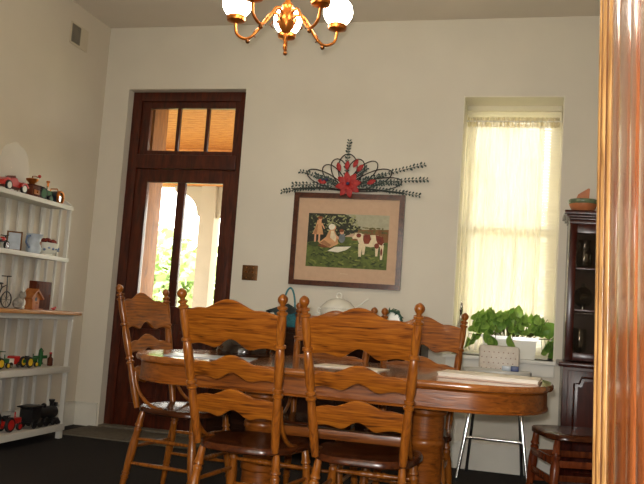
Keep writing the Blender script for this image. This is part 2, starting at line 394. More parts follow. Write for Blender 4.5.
REV = mat('reveal_bounce_tone', (226, 220, 202), .6, var=.02)  # pale lining added; bounced window light is put into its colour
MB().box((WX0, .0005, WZ1-.008), (WX1, yw, WZ1-.0005)).build('bounce_lining', REV, W)
for x0, x1 in ((WX0+.0005, WX0+.008), (WX1-.008, WX1-.0005)): MB().box((x0, .0005, WZ0), (x1, yw, WZ1-.0085)).build('bounce_lining', REV, W)
# blind
bl = thing('window_blind', 'cream horizontal slat blind lowered inside the window recess', 'blind', ((WX0+WX1)/2, .255, WZ0))
hw = (WX1-WX0)/2-.012
MB().box((-hw, -.02, WZ1-WZ0-.045), (hw, .02, WZ1-WZ0-.005), .003).build('head_rail', BLINDM, bl)
sl = MB(); n = 5
for i in range(n): pass
prof = [(-.0125, -.0018), (0, .0016), (.0125, -.0018)]
vs = [[sl.bm.verts.new((sx*hw, yy, zz)) for yy, zz in prof] for sx in (-1, 1)]
for i in range(2): sl.face([vs[0][i], vs[1][i], vs[1][i+1], vs[0][i+1]])
first = sl.build('slat', BLINDM, bl)
tilt = Matrix.Rotation(math.radians(70), 4, 'X')
k = 0; z = .04
while z < WZ1-WZ0-.05:
    M = Matrix.Translation((0, 0, z)) @ tilt
    if k == 0: first.matrix_local = M
    else: inst(first, 'slat', bl, M)
    z += .0225; k += 1
MB().box((-hw, -.012, .012), (hw, .012, .026), .003).build('bottom_rail', BLINDM, bl)
for x in (-.2, .2): MB().tube([(x, -.016, .02), (x, -.016, WZ1-WZ0-.03)], .0012, 5).build('cord', BLINDM, bl)

# sheer curtain on a rod
cu = thing('sheer_curtain', 'white lace sheer curtain with ruffled heading hanging in the window', 'curtain', (WX0+.02, .19, WZ0))
def folds(x0, x1, z0, z1, amp, k, y=0, nz=10, seed=1):
    b = MB(); nx = 90; rnd = random.Random(seed); ph = [rnd.uniform(0, 6) for _ in range(4)]
    g = []
    for j in range(nz+1):
        t = j/nz; row = []
        for i in range(nx+1):
            s = i/nx; x = x0 + (x1-x0)*s
            yy = y + amp*(math.sin(k*s*2*PI+ph[0]) + .5*math.sin(k*1.7*s*2*PI+ph[1]+.6*t))*(.55+.45*(1-t)) + .2*amp*math.sin(5*t+ph[2]+8*s)
            row.append(b.bm.verts.new((x, yy, z0+(z1-z0)*t)))
        g.append(row)
    for j in range(nz):
        for i in range(nx): b.face([g[j][i], g[j][i+1], g[j+1][i+1], g[j+1][i]])
    return b
folds(.0, .565, .03, 1.70, .011, 11).build('drape', SHEERM, cu, 80)
folds(.0, .665, 1.69, 1.765, .009, 24, 0, 4, 3).build('heading', HEADM, cu, 80)
MB().tube([(-.015, 0, 1.735), (.685, 0, 1.735)], .006, 8).build('rod', WHITEP, cu)

# ------------------------------------------------------------------ outside: porch, lawn, trees
struct(MB().box((-20, -26, -.40), (20, 26, -.27)).build('ground_lawn', LAWN))
struct(MB().box((-5, T+.1, -.265), (4, 2.9, -.02)).build('porch_floor', PFLOOR))
pc = sroot('porch_ceiling')
for i in range(30): MB().box((-4.6, T+.03+i*.083, 2.78), (2.6, T+.03+i*.083+.080, 2.80), .003).build('plank', PORCHW, pc)
struct(MB().box((-4.6, 2.52, 2.36), (2.6, 2.72, 2.78), .01).build('porch_beam', PORCHW))
struct(MB().box((-4.6, T+.02, 2.801), (2.6, 3.5, 2.86)).build('porch_roof', BARK))
for i, (x, lab) in enumerate(((-.085, 'pale square porch post with curved brackets outside the glazed door'), (-2.35, 'pale square porch post farther along the porch, left of the other'))):
    p = thing('porch_post', lab, 'post', (x, 2.62, -.02), 0, 'porch posts')
    MB().box((-.09, -.09, 0), (.09, .09, 2.38), .008).build('shaft', POSTP, p)
    MB().box((-.13, -.13, 0), (.13, .13, .12), .01).build('plinth', POSTP, p)
    for sgn in (-1, 1):
        pts = []; n = 10
        out = [(sgn*.09, 2.02), (sgn*.09, 2.38), (sgn*.44, 2.38), (sgn*.44, 2.33)]
        for q in range(n+1):
            a = PI/2*q/n; out.append((sgn*(.42-.28*math.sin(a)), 2.31-.26*(1-math.cos(a))))
        MB().prism(out, 1, -.04, .04).build('bracket', POSTP, p)
def tree(x, y, h, r, lab, mi, n=1500):
    t = thing('leafy_tree', lab, 'tree', (x, y, -.268), 0, 'trees beyond the porch')
    MB().tube([(0, 0, 0), (.05, 0, h*.35), (-.05, .05, h*.7)], [.16, .12, .05], 8).build('trunk', BARK, t)
    b = MB(); rnd = random.Random(int(x*10+y))
    for _ in range(n):
        u = Vector((rnd.gauss(0, 1), rnd.gauss(0, 1), rnd.gauss(0, 1))).normalized()*(rnd.random()**.4)
        c = Vector((u.x*r, u.y*r, h*.55+u.z*h*.46)); a = Vector((rnd.gauss(0, 1), rnd.gauss(0, 1), rnd.gauss(0, 1))).normalized()
        q = a.orthogonal().normalized(); s = r*.075*rnd.uniform(.7, 1.4)
        p = a.cross(q)
        b.face([b.bm.verts.new(c+q*s), b.bm.verts.new(c+p*s*.6), b.bm.verts.new(c-q*s), b.bm.verts.new(c-p*s*.6)])
    b.build('crown', TREEL[mi], t)
tree(-3.3, 9, 2.6, 1.5, 'low green bush-like tree beyond the porch, left in the door glass', 0)
tree(-1.2, 12.5, 2.3, 1.6, 'pale green low tree behind the pale porch post', 1)
tree(-6.4, 13.5, 3.4, 2.0, 'taller tree far behind the left door pane', 1)
tree(4.6, 11, 4.6, 1.2, 'tree faintly seen through the blind on the right of the window', 0)

# ------------------------------------------------------------------ dining chairs
def lerp(a, b, t): return a + (b-a)*t
def post_at(s, z):
    t = (z-.45)/.60
    return Vector((s*lerp(.172, .221, t), lerp(-.185, -.328, t) - .012*math.sin(PI*t)*-1, z))
def turned(p0, p1, prof, n=12):
    b = MB(); b.lathe(prof, p0, p1, n); return b
def scaled(prof, L): return [(t*L, r) for t, r in prof]
POST = [(0, .014), (.06, .017), (.12, .0185), (.20, .019), (.28, .018), (.350, .0155), (.356, .021), (.370, .0215), (.376, .0145), (.386, .0145), (.392, .0215), (.406, .021), (.412, .0155), (.45, .0185), (.53, .0195),
        (.60, .0195), (.655, .0165), (.661, .0145), (.667, .022), (.682, .0215), (.688, .0145), (.70, .0155), (.75, .018), (.82, .0185), (.868, .0165), (.874, .0215), (.886, .0215), (.892, .013), (.902, .013), (.908, .020), (.920, .020), (.926, .010), (.934, .010), (.942, .0145), (.952, .0185), (.966, .0205), (.978, .0185), (.988, .0135), (.996, .007), (1, .002)]
LEG = [(0, .012), (.03, .015), (.14, .0175), (.15, .021), (.17, .021), (.18, .015), (.19, .015), (.2, .020), (.22, .020), (.24, .017), (.36, .0225), (.52, .0215), (.66, .018), (.70, .0165), (.705, .020), (.73, .020), (.735, .016), (.75, .016), (.755, .020), (.775, .020), (.78, .016), (.9, .0145), (1, .0125)]
def bump_top(s):
    a = abs(s)
    if a < .52: return .28 + .72*(.5+.5*math.cos(PI*a/.52))**.75
    return .28*(.5+.5*math.cos(PI*(a-.52)/.48)) + .10*math.sin(PI*(a-.52)/.48)
def bump_bot(s):
    a = abs(s)
    if a < .45: return (.5+.5*math.cos(PI*a/.45)) - .25*math.sin(PI*a/.45)*(a/.45)
    return .30*math.sin(PI*(a-.45)/.55)
def make_slat(zt_c, zt_e, zb_c, zb_e, bow=.022, th=.016):
    b = MB(); N = 36; rows = []
    for i in range(N+1):
        s = -1+2*i/N
        zt = zt_e + (zt_c-zt_e)*bump_top(s); zb = zb_e + (zb_c-zb_e)*bump_bot(s)
        col = []
        for z in (zb, zb+.005, zt-.005, zt):
            P = post_at(1, z); x = P.x*s*.99; y = P.y - bow*(1-s*s)*.9
            col.append((x, y, z))
        y_in = .6
        rows.append([b.bm.verts.new((col[0][0], col[0][1]-th*.25, col[0][2])), b.bm.verts.new((col[1][0], col[1][1]-th*.5, col[1][2])), b.bm.verts.new((col[2][0], col[2][1]-th*.5, col[2][2])), b.bm.verts.new((col[3][0], col[3][1]-th*.25, col[3][2])),
                     b.bm.verts.new((col[3][0], col[3][1]+th*.25, col[3][2])), b.bm.verts.new((col[2][0], col[2][1]+th*.5, col[2][2])), b.bm.verts.new((col[1][0], col[1][1]+th*.5, col[1][2])), b.bm.verts.new((col[0][0], col[0][1]+th*.25, col[0][2]))])
    for A, B in zip(rows, rows[1:]):
        for j in range(8): b.face([A[j], A[(j+1) % 8], B[(j+1) % 8], B[j]])
    b.face(rows[0]); b.face(rows[-1][::-1])
    return b
def make_chair(label, loc, rotz):
    t = thing('dining_chair', label, 'chair', loc, rotz, 'oak slat-back dining chairs around the table')
    # saddle seat
    b = MB(); N = 40; rings = []
    def outline(a):
        c, s_ = math.cos(a), math.sin(a); n = 3.2
        x = math.copysign(abs(c)**(2/n), c); y = math.copysign(abs(s_)**(2/n), s_)
        return x*(.212 + .018*y), y*.215
    for k_, (sc_, z) in enumerate(((.93, .418), (1, .426), (1, .440), (.975, .450), (.80, .449), (.55, .441), (.2, .437))):
        rings.append([b.bm.verts.new((outline(2*PI*i/N)[0]*sc_, outline(2*PI*i/N)[1]*sc_, z)) for i in range(N)])
    for A, B in zip(rings, rings[1:]):
        for i in range(N): b.face([A[i], A[(i+1) % N], B[(i+1) % N], B[i]])
    b.face(rings[0][::-1]); b.face(rings[-1])
    b.build('seat', SEATM, t, 60)
    for s in (-1, 1):
        p0, p1 = post_at(s, .440), post_at(s, 1.055); L = (p1-p0).length
        turned(p0, p1, scaled(POST, L)).build('back_post', OAKZ, t, 50)
        # bent hip brace from post to seat
        q = post_at(s, .62); pts = []
        for i in range(9):
            a = i/8*PI/2
            pts.append((q.x + s*.004, q.y + .018 + .20*(1-math.cos(a))*.9, .447 + (.62-.447)*(1-math.sin(a))))
        MB().tube(pts, [.009]*8+[.008], 8).build('hip_brace', OAKZ, t, 50)
        for f in (-1, 1):
            p0 = Vector((s*.165, f*.15, .425)); p1 = Vector((s*(.205 if f > 0 else .20), f*.15 + (.045 if f > 0 else -.075), 0)); L = (p1-p0).length
            turned(p0, p1, scaled(LEG, L)).build('leg', OAKZ, t, 50)
    make_slat(1.022, .968, .868, .832).build('slat', OAKX, t, 40)
    make_slat(.806, .758, .737, .708).build('slat', OAKX, t, 40)
    make_slat(.672, .632, .590, .560).build('slat', OAKX, t, 40)
    def leg_pt(s, f, z):
        u = (.425-z)/.425; return Vector((s*lerp(.165, .205 if f > 0 else .20, u), f*.15 + (.045 if f > 0 else -.075)*u, z))
    STR = [(0, .007), (.15, .0085), (.32, .0105), (.36, .0135), (.38, .0135), (.40, .010), (.44, .0135), (.46, .0135), (.48, .011), (.52, .011), (.54, .0135), (.56, .0135), (.60, .010), (.62, .0135), (.64, .0135), (.68, .0105), (.85, .0085), (1, .007)]
    PLAIN = [(0, .007), (.3, .0095), (.5, .0105), (.7, .0095), (1, .007)]
    for a, c, pr in ((leg_pt(-1, 1, .33), leg_pt(1, 1, .33), STR), (leg_pt(-1, 1, .22), leg_pt(1, 1, .22), STR), (leg_pt(-1, -1, .25), leg_pt(1, -1, .25), PLAIN),
                     (leg_pt(-1, -1, .29), leg_pt(-1, 1, .29), PLAIN), (leg_pt(1, -1, .29), leg_pt(1, 1, .29), PLAIN), (leg_pt(-1, -1, .17), leg_pt(-1, 1, .17), PLAIN), (leg_pt(1, -1, .17), leg_pt(1, 1, .17), PLAIN)):
        turned(a, c, scaled(pr, (c-a).length), 8).build('stretcher', OAKZ, t, 50)
    return t
ch = make_chair('oak slat-back chair with its back to us, right one of the near pair', (2.843, -2.514, 0), 0)
dup(ch, (2.367, -2.525, 0), -.114, 'oak slat-back chair with its back to us, left one of the near pair')
c3 = dup(ch, (1.728, -1.806, 0), -1.704, 'oak slat-back chair seen from the side at the left end of the table')
c3.scale.z = 1.02
dup(ch, (2.395, -1.655, 0), PI, 'oak chair across the table, mostly hidden behind the near chairs')
dup(ch, (2.902, -1.70, 0), PI, 'oak chair across the table, its back rising in front of the window edge')

# ------------------------------------------------------------------ dining table
TC = Vector((2.594, -2.005, 0)); HX, HY = .98, .495
def oval(hx, hy, n=72, straight=.58):
    """two long straight sides, rounded ends"""
    out = []; ex = hx-straight
    for i in range(n):
        a = 2*PI*i/n; c, s = math.cos(a), math.sin(a); p = 2/2.35
        x = math.copysign(abs(c)**p, c)*ex + math.copysign(straight, c) if abs(c) > 1e-9 else 0
        out.append((x, math.copysign(abs(s)**p, s)*hy))
    return out
def oval_stack(levels, n=72):
    b = MB(); R = []
    for hx, hy, z in levels: R.append([b.bm.verts.new((x, y, z)) for x, y in oval(hx, hy, n)])
    for A, B in zip(R, R[1:]):
        for i in range(n): b.face([A[i], A[(i+1) % n], B[(i+1) % n], B[i]])
    b.face(R[0][::-1]); b.face(R[-1]); return b
tb = thing('dining_table', 'glossy oval oak dining table on twin drum pedestals', 'table', TC)
oval_stack([(HX-.02, HY-.02, .726), (HX-.004, HY-.004, .728), (HX, HY, .736), (HX, HY, .746), (HX-.006, HY-.006, .754), (HX-.03, HY-.03, .7545)]).build('table_top', OAKTOP, tb, 40)
oval_stack([(HX-.028, HY-.028, .636), (HX-.022, HY-.022, .637), (HX-.020, HY-.020, .645), (HX-.026, HY-.026, .649), (HX-.026, HY-.026, .716), (HX-.018, HY-.018, .7255)]).build('apron', OAKT, tb, 30)
DRUM = [(0, .13), (.03, .13), (.045, .105), (.07, .095), (.10, .088), (.20, .086), (.21, .094), (.235, .094), (.245, .086), (.40, .086), (.41, .093), (.43, .093), (.44, .086), (.54, .088), (.555, .10), (.575, .10), (.585, .09), (.60, .09), (.605, .12), (.63, .125)]
for x in (-.374, .416):
    b = MB().lathe([(t+.02, r) for t, r in DRUM], (x, .02, 0), (x, .02, 1), 24); d = b.build('pedestal', OAKT, tb, 35)
    for k in range(4):
        a = PI/4 + k*PI/2; dx, dy = math.cos(a), math.sin(a)
        MB().tube([(x+dx*.09, .02+dy*.09, .09), (x+dx*.16, .02+dy*.16, .075), (x+dx*.22, .02+dy*.22, .03), (x+dx*.25, .02+dy*.25, .016)], [.03, .028, .022, .016], 8).build('foot', OAKT, d, 50)
MB().box((-.315, -.018, .405), (.32, .058, .45), .004).build('stretcher', OAKT, tb)
tz = .755
# things on the table
bk = thing('white_board_book', 'long flat white board lying on the right end of the table', 'board', (3.30, -2.13, tz), math.radians(-4))
MB().box((-.215, -.13, 0), (.215, .13, .005), .002).build('lower_cover', PINKE, bk)
MB().box((-.21, -.125, .0055), (.21, .126, .017), .002).build('pages', PAPER, bk)
MB().box((-.215, -.13, .0175), (.215, .13, .0225), .002).build('upper_cover', PAPER, bk)
bo = thing('smoked_glass_bowl', 'dark smoked glass dome bowl on the left half of the table', 'bowl', (2.045, -1.84, tz))
MB().lathe([(0, .02), (.001, .142), (.02, .146), (.055, .138), (.085, .11), (.103, .066), (.109, .01)], n=24).build('dome', SMOKE, bo)
MB().lathe([(0, .012), (.01, .010), (.016, .016), (.024, .014), (.028, .003)], (0, 0, .107), (0, 0, 1)).build('knob', SMOKE, bo)
pm = thing('glare_sheet', 'pale sheet for window glare near the left end of the table', 'glare_sheet', (2.02, -2.22, tz), .2)  # added sheet; window glare on the tabletop put into its pale colour
MB().box((-.2, -.13, 0), (.2, .13, .003), .001).build('cloth', PALEB, pm)  # the pale sheet that carries the glare
tag(MB().box((-.16, -.10, 0), (.16, .10, .004), .001).build('glare_strip', PAPER, None, loc=(2.67, -2.13, tz), rotz=-.1), 'white sheet for window glare on the middle of the table', 'glare_patch')  # added white sheet, tabletop glare given as colour

# ------------------------------------------------------------------ chandelier
CH = Vector((2.215, -2.08, 0))
c = thing('chandelier', 'antique brass five-arm chandelier with lit white globes', 'chandelier', (CH.x, CH.y, 2.28))
MB().lathe([(0, .002), (.012, .006), (.02, .010), (.03, .006), (.07, .009), (.085, .016), (.095, .010), (.105, .022), (.125, .036), (.15, .044), (.175, .046), (.20, .036), (.215, .022), (.23, .03), (.245, .028), (.26, .014), (.40, .012), (.41, .02), (.42, .012), (.60, .010)], n=16).build('stem', BRASS, c, 60)
MB().lathe([(0, .004), (.01, .03), (.03, .055), (.045, .065), (.06, .066)], (0, 0, .90), (0, 0, 2), 20).build('canopy', BRASS, c)
MB().tube([(0, 0, .60), (0, 0, .905)], .006, 8).build('hanging_rod', BRASSD, c)
for k in range(5):
    a = math.radians(90 + 72*k + 17); dx, dy = math.cos(a), math.sin(a)
    P = lambda r, z: (dx*r, dy*r, z)
    arm = MB().tube(smooth([P(.03, .185), P(.055, .20), P(.085, .20), P(.115, .165), P(.15, .115), P(.19, .078), P(.225, .075), P(.262, .10), P(.272, .14), P(.272, .165)]), .0075, 8).build('arm', BRASS, c, 60)
    MB().ball(P(.20, .06), .012, 8, 6).build('drop_knob', BRASSD, arm, 60)
    for pts in ([P(.14, .13), P(.165, .115), P(.175, .09), P(.16, .08)], [P(.045, .15), P(.07, .165), P(.085, .14), P(.07, .125)]): MB().tube(pts, .004, 6).build('scroll', BRASSD, arm, 60)
    MB().lathe([(0, .008), (.008, .030), (.014, .046), (.03, .050), (.038, .046), (.040, .02)], P(.272, .155), P(.272, 1), 16).build('cup', BRASS, arm, 50)
    MB().ball(P(.272, .262), .076, 20, 14).build('globe', GLOBE, arm, 80)

# ------------------------------------------------------------------ wall things
# picture with print
px0, px1, pz0, pz1 = 1.702, 2.547, 1.208, 1.907
pc_ = thing('framed_picture', 'dark wooden framed print of children and a calf on the wall', 'picture', ((px0+px1)/2, -.001, pz0))
w2 = (px1-px0)/2; hh = pz1-pz0; fw_ = .038
for nm, poly in (('frame', [(-w2, 0), (w2, 0), (w2-fw_, fw_), (-w2+fw_, fw_)]), ('frame', [(-w2, hh), (w2, hh), (w2-fw_, hh-fw_), (-w2+fw_, hh-fw_)]), ('frame', [(-w2, 0), (-w2, hh), (-w2+fw_, hh-fw_), (-w2+fw_, fw_)]), ('frame', [(w2, 0), (w2, hh), (w2-fw_, hh-fw_), (w2-fw_, fw_)])):
    MB().prism(poly, 1, -.028, 0).build('frame_side', PICT, pc_)
MB().box((-w2+fw_, -.012, fw_), (w2-fw_, -.002, hh-fw_)).build('mount', MATB, pc_)
# the print: u 0..1 to the right, v 0..1 up
ix0, ix1, iz0, iz1 = 1.823-(px0+px1)/2, 2.438-(px0+px1)/2, 1.351-pz0, 1.753-pz0
def pm_(nm, rgb, var=.35, scale=40): return mat('print_'+nm, rgb, .7, var=var, scale=scale)
PG, PD, PS, PF, PC_, PB, PSK, PPK, PHA, PBL, PWH = (pm_('grass', (92, 104, 44)), pm_('dark_tree', (40, 42, 26), .5), pm_('sky', (168, 164, 138), .1), pm_('field', (128, 88, 48), .25), pm_('cream', (222, 204, 168), .12), pm_('calf_brown', (122, 50, 26), .3), pm_('skin', (214, 160, 122), .1), pm_('pink_dress', (200, 150, 104), .2, 20), pm_('hair', (120, 66, 34), .2), pm_('blue_grey', (110, 116, 118), .2), pm_('white', (228, 222, 200), .06))
prb = MB(); layer = [0]
def shp(material, pts):
    layer[0] += 1; prb.m(material); d = -.0122 - layer[0]*.00004
    vs = [prb.bm.verts.new((ix0+(ix1-ix0)*u, d, iz0+(iz1-iz0)*v)) for u, v in pts]; prb.face(vs)
def el(material, cx, cy, rx, ry, n=16, tilt=0):
    pts = []
    for i in range(n):
        a = 2*PI*i/n; x, y = rx*math.cos(a), ry*math.sin(a)
        pts.append((cx + x*math.cos(tilt) - y*math.sin(tilt)*.65, cy + x*math.sin(tilt)/.65 + y*math.cos(tilt)))
    shp(material, pts)
shp(PG, [(0, 0), (1, 0), (1, .58), (0, .58)])
shp(PF, [(.55, .52), (1, .5), (1, .76), (.62, .72)])
shp(PS, [(.3, .7), (1, .74), (1, 1), (.3, 1)])
shp(PD, [(0, .45), (.2, .5), (.45, .58), (.62, .68), (.66, .78), (.55, .8), (.6, .9), (.45, 1), (0, 1)])
rn = random.Random(3)
LT = pm_('light_leaves', (150, 150, 104), .3)
MT = pm_('mid_leaves', (78, 82, 48), .4)
for _ in range(110): el(MT if rn.random() < .5 else LT, rn.uniform(.02, .62), rn.uniform(.62, .99), rn.uniform(.006, .022), rn.uniform(.006, .018), 7, rn.uniform(-1, 1))
for _ in range(40): el(LT, rn.uniform(.24, .62), rn.uniform(.76, .97), rn.uniform(.008, .024), rn.uniform(.006, .018), 7, rn.uniform(-1, 1))
FB = pm_('field_bush', (104, 96, 52), .4)
for _ in range(30): el(FB, rn.uniform(.64, .99), rn.uniform(.66, .76), rn.uniform(.01, .03), rn.uniform(.008, .02), 7, rn.uniform(-.5, .5))
DG = pm_('dark_grass', (58, 70, 30), .4); LG = pm_('light_grass', (126, 132, 62), .3)
for _ in range(190):
    rx = rn.uniform(.008, .045); el(rn.choice((DG, LG, PG, DG)), rn.uniform(.05, .95), rn.uniform(.03, .5), rx, rn.uniform(.006, .02), 7, rn.uniform(-.6, .6))
el(DG, .16, .42, .14, .05)
# standing girl
for dx in (-.025, .025): shp(PSK, [(.13+dx-.012, .46), (.13+dx+.012, .46), (.13+dx+.01, .62), (.13+dx-.01, .62)])
shp(PPK, [(.065, .60), (.205, .60), (.18, .74), (.17, .86), (.12, .87), (.10, .74)]); el(PSK, .155, .885, .022, .035); el(PHA, .15, .915, .034, .026)
# sitting girl
shp(PPK, [(.15, .44), (.30, .36), (.40, .44), (.38, .56), (.34, .70), (.28, .70), (.24, .56)]); el(PSK, .335, .735, .024, .04); el(PWH, .305, .75, .04, .055); shp(PSK, [(.35, .56), (.45, .48), (.455, .505), (.36, .61)])
shp(PHA, [(.14, .40), (.2, .36), (.3, .36), (.2, .42)])
SH = pm_('dress_fold', (160, 112, 74), .3, 25)
shp(SH, [(.17, .44), (.29, .37), (.31, .41), (.22, .50)]); shp(SH, [(.08, .605), (.12, .60), (.13, .80), (.11, .76)]); shp(PC_, [(.29, .55), (.36, .47), (.37, .56), (.33, .68), (.30, .68)])
shp(PSK, [(.17, .80), (.21, .70), (.22, .71), (.185, .82)])
# small child
el(PBL, .44, .55, .04, .09); el(PSK, .435, .655, .025, .038); el(PHA, .43, .685, .03, .028)
# cloth on the grass
shp(PWH, [(.27, .30), (.36, .38), (.56, .40), (.5, .33), (.40, .28)])
# calf
shp(PC_, [(.575, .56), (.60, .65), (.66, .66), (.72, .62), (.86, .63), (.94, .60), (.955, .48), (.93, .42), (.86, .42), (.80, .40), (.72, .42), (.66, .44), (.63, .54)])
for x0, x1, y0_ in ((.655, .685, .22), (.70, .725, .26), (.86, .885, .24), (.92, .945, .18)): shp(PC_, [(x0, y0_), (x1, y0_), (x1+.012, .45), (x0-.01, .45)])
shp(PB, [(.70, .62), (.78, .63), (.80, .55), (.77, .46), (.72, .46), (.70, .53)]); shp(PB, [(.85, .63), (.94, .60), (.955, .50), (.93, .44), (.88, .47), (.86, .54)]); el(PB, .645, .61, .03, .04); el(PB, .87, .43, .03, .05); el(PB, .93, .32, .012, .07); el(PC_, .585, .57, .02, .028)
prb.box((ix0+.27, -.0126, iz0-.045), (ix0+.33, -.0122, iz0-.043))
prb.build('print', None, pc_)
# dried-flower swag over the picture
sw = thing('flower_swag', 'dark vine loop swag with red poinsettia above the picture', 'wall decoration', (2.09, -.03, 1.93))
def loop(x, z, l, w_, ang):
    pts = []
    for i in range(25):
        t = i/24; a = 2*PI*t
        u = l*(1-math.cos(a))/2; v = w_*math.sin(a)*(.35+.65*math.sin(PI*min(1, t if t < .5 else 1-t)))
        pts.append((x + u*math.cos(ang) - v*math.sin(ang), -.004-.006*math.sin(a), z + u*math.sin(ang) + v*math.cos(ang)))
    MB().tube(pts, .0045, 6).build('vine_loop', VINE, sw, 60)
for ang, l, w_ in ((90, .265, .085), (114, .245, .07), (137, .25, .065), (158, .335, .06), (66, .245, .07), (43, .30, .065), (22, .36, .065), (9, .42, .055)):
    loop(.012, .01, l, w_, math.radians(ang))
MB().tube([(-.40, 0, .0), (-.2, -.006, .012), (0, -.008, .0), (.2, -.006, .012), (.45, 0, -.01)], .008, 6).build('vine_stem', VINE, sw, 60)
def sprig(x1, z1, x0=0, z0=.02, n=16, s=.015):
    b = MB(); rnd = random.Random(int(x1*100+z1*10))
    b.tube([(x0, -.01, z0), (lerp(x0, x1, .5), -.016, lerp(z0, z1, .5)+.012), (x1, -.006, z1)], .0022, 5)
    for i in range(n):
        t = .25+.75*i/(n-1); px, pz = lerp(x0, x1, t), lerp(z0, z1, t)+.024*(t*(1-t))*2
        for sg in (-1, 1):
            d = Vector((x1-x0, 0, z1-z0)).normalized(); nrm = Vector((-d.z, 0, d.x))*sg
            c0 = Vector((px, -.012, pz)); L = s*rnd.uniform(.8, 1.4); e = c0 + nrm*L*1.3 + d*L*.5 + Vector((0, rnd.uniform(-.006, .004), 0))
            q = d*L*.55
            b.face([b.bm.verts.new(c0), b.bm.verts.new((c0+e)/2+q+Vector((0, -.003, 0))), b.bm.verts.new(e), b.bm.verts.new((c0+e)/2-q)])
    b.build('sprig', SPRIG, sw, 60)
for x1, z1 in ((.015, .375), (.585, .205), (.61, .095), (.56, -.025), (-.35, .135), (-.485, -.025), (-.40, .03), (.30, .12), (-.22, .10), (.42, .06), (.16, .17)): sprig(x1, z1, n=18 if abs(x1) > .4 else 12)
def petal(L, W_, rz, tilt, x, z, name='petal'):
    b = MB(); g = []
    for i in range(7):
        t = i/6; ww = W_*math.sin(PI*min(1, t*.97+.03))**.8; yy = -.02 - L*t*math.sin(tilt) + .02*t*t
        row = []
        for q in (-1, 0, 1):
            u, v = L*t*math.cos(tilt), ww*q
            row.append(b.bm.verts.new((x + u*math.cos(rz)-v*math.sin(rz), yy - (.006 if q == 0 else 0), z + u*math.sin(rz)+v*math.cos(rz))))
        g.append(row)
    for A, B in zip(g, g[1:]):
        for j in range(2): b.face([A[j], A[j+1], B[j+1], B[j]])
    b.build(name, REDF, sw, 60)
for k in range(8): petal(.105, .026, k*PI/4+.2, .25, .03, .04)
for k in range(5): petal(.06, .018, k*2*PI/5+.5, .6, .03, .04)
for x, z, a in ((-.04, .14, 1.9), (.06, .17, 1.1), (.01, .15, 1.5), (-.14, .05, 2.9), (.17, .05, .4), (.09, .14, .9)): petal(.075, .018, a, .3, x, z)
MB().ball((-.17, -.02, .07), .013, 8, 6).ball((-.14, -.02, .075), .012, 8, 6).ball((.03, -.045, .045), .012, 8, 6).build('berry_cluster', BERRYB, sw, 60)
# light switch plate
s = thing('switch_plate', 'bronze double light switch plate on the wall beside the door', 'switch plate', (1.385, -.001, 1.277))
MB().box((-.062, -.007, -.058), (.062, 0, .058), .004).build('plate', BRONZE, s)
for x in (-.026, .026):
    MB().box((x-.008, -.016, -.004), (x+.008, -.007, .012), .002).build('toggle', BRASSD, s)
    
    for zz in (.038, -.038): MB().ball((x, -.008, zz), .004, 8, 6).build('screw', BRASS, s)
# wall vent, left wall
v = thing('wall_vent', 'small rectangular air vent high on the left wall', 'vent', (.001, -.45, 3.0))
MB().box((0, -.125, -.085), (.008, .115, .085), .003).build('cover_plate', PLATEW, v)
MB().box((.008, -.115, -.07), (.010, .0, .07)).build('grille_back', VENTG, v)
for i in range(9): MB().box((.010, -.113, -.066+i*.0155), (.015, -.002, -.060+i*.0155), 0, (0, .5, 0)).build('louver', VENTG, v)

# ------------------------------------------------------------------ sideboard and things on it
sb = thing('sideboard', 'dark walnut sideboard against the wall under the picture', 'sideboard', (2.04, -.23, 0))
MB().box((-.74, -.21, .10), (.74, .205, .868), .004).build('carcass', SIDEB, sb)
MB().box((-.755, -.225, .869), (.755, .207, .893), .006).build('top', SIDEB, sb)
for i in range(3):
    x0 = -.73+i*.4885
    dr = MB().box((x0, -.224, .70), (x0+.48, -.2105, .855), .004).build('drawer', SIDEB, sb)
    MB().tube([(x0+.20, -.224, .785), (x0+.21, -.24, .775), (x0+.27, -.24, .775), (x0+.28, -.224, .785)], .005, 6).build('handle', BRASSD, dr)
    do = MB().box((x0, -.224, .12), (x0+.48, -.2105, .69), .004).box((x0+.05, -.229, .17), (x0+.43, -.224, .64), .003).build('door', SIDEB, sb)
    MB().ball((x0+.455, -.237, .45), .013, 10, 8).build('knob', BRASSD, do)
for x in (-.69, .69):
    for y in (-.17, .165): MB().lathe([(0, .02), (.02, .028), (.06, .03), (.1, .034)], (x, y, 0), (x, y, 1), 12).build('foot', SIDEB, sb)
# teal basket with handle
bz = .8935
bk = thing('teal_basket', 'teal wicker basket with a tall hoop handle on the sideboard', 'basket', (1.775, -.22, bz))
MB().lathe([(0, .075), (.01, .08), (.05, .09), (.085, .098), (.095, .102), (.10, .098), (.09, .09), (.02, .07)], n=20).build('body', TEAL, bk)
MB().tube([(.085*math.cos(a)*.55, .02, .09+.19*math.sin(a)) for a in [PI*i/16 for i in range(17)]], .007, 8).build('handle', TEAL, bk)
cl = MB(); n = 16
top = cl.bm.verts.new((0, 0, .165)); R1 = [cl.bm.verts.new((.05*math.cos(2*PI*i/n), .05*math.sin(2*PI*i/n), .14+.012*math.sin(5*i))) for i in range(n)]
R2 = [cl.bm.verts.new((.125*math.cos(2*PI*i/n)-(.04 if math.cos(2*PI*i/n) < -.4 else 0), .11*math.sin(2*PI*i/n), .098-.01*math.sin(3*i))) for i in range(n)]
for i in range(n): cl.face([top, R1[i], R1[(i+1) % n]]); cl.face([R1[i], R2[i], R2[(i+1) % n], R1[(i+1) % n]])
cl.build('cloth_cover', TEALD, bk, 60)
tu = thing('soup_tureen', 'white lidded soup tureen with a ladle on the sideboard', 'tureen', (2.15, -.24, bz))
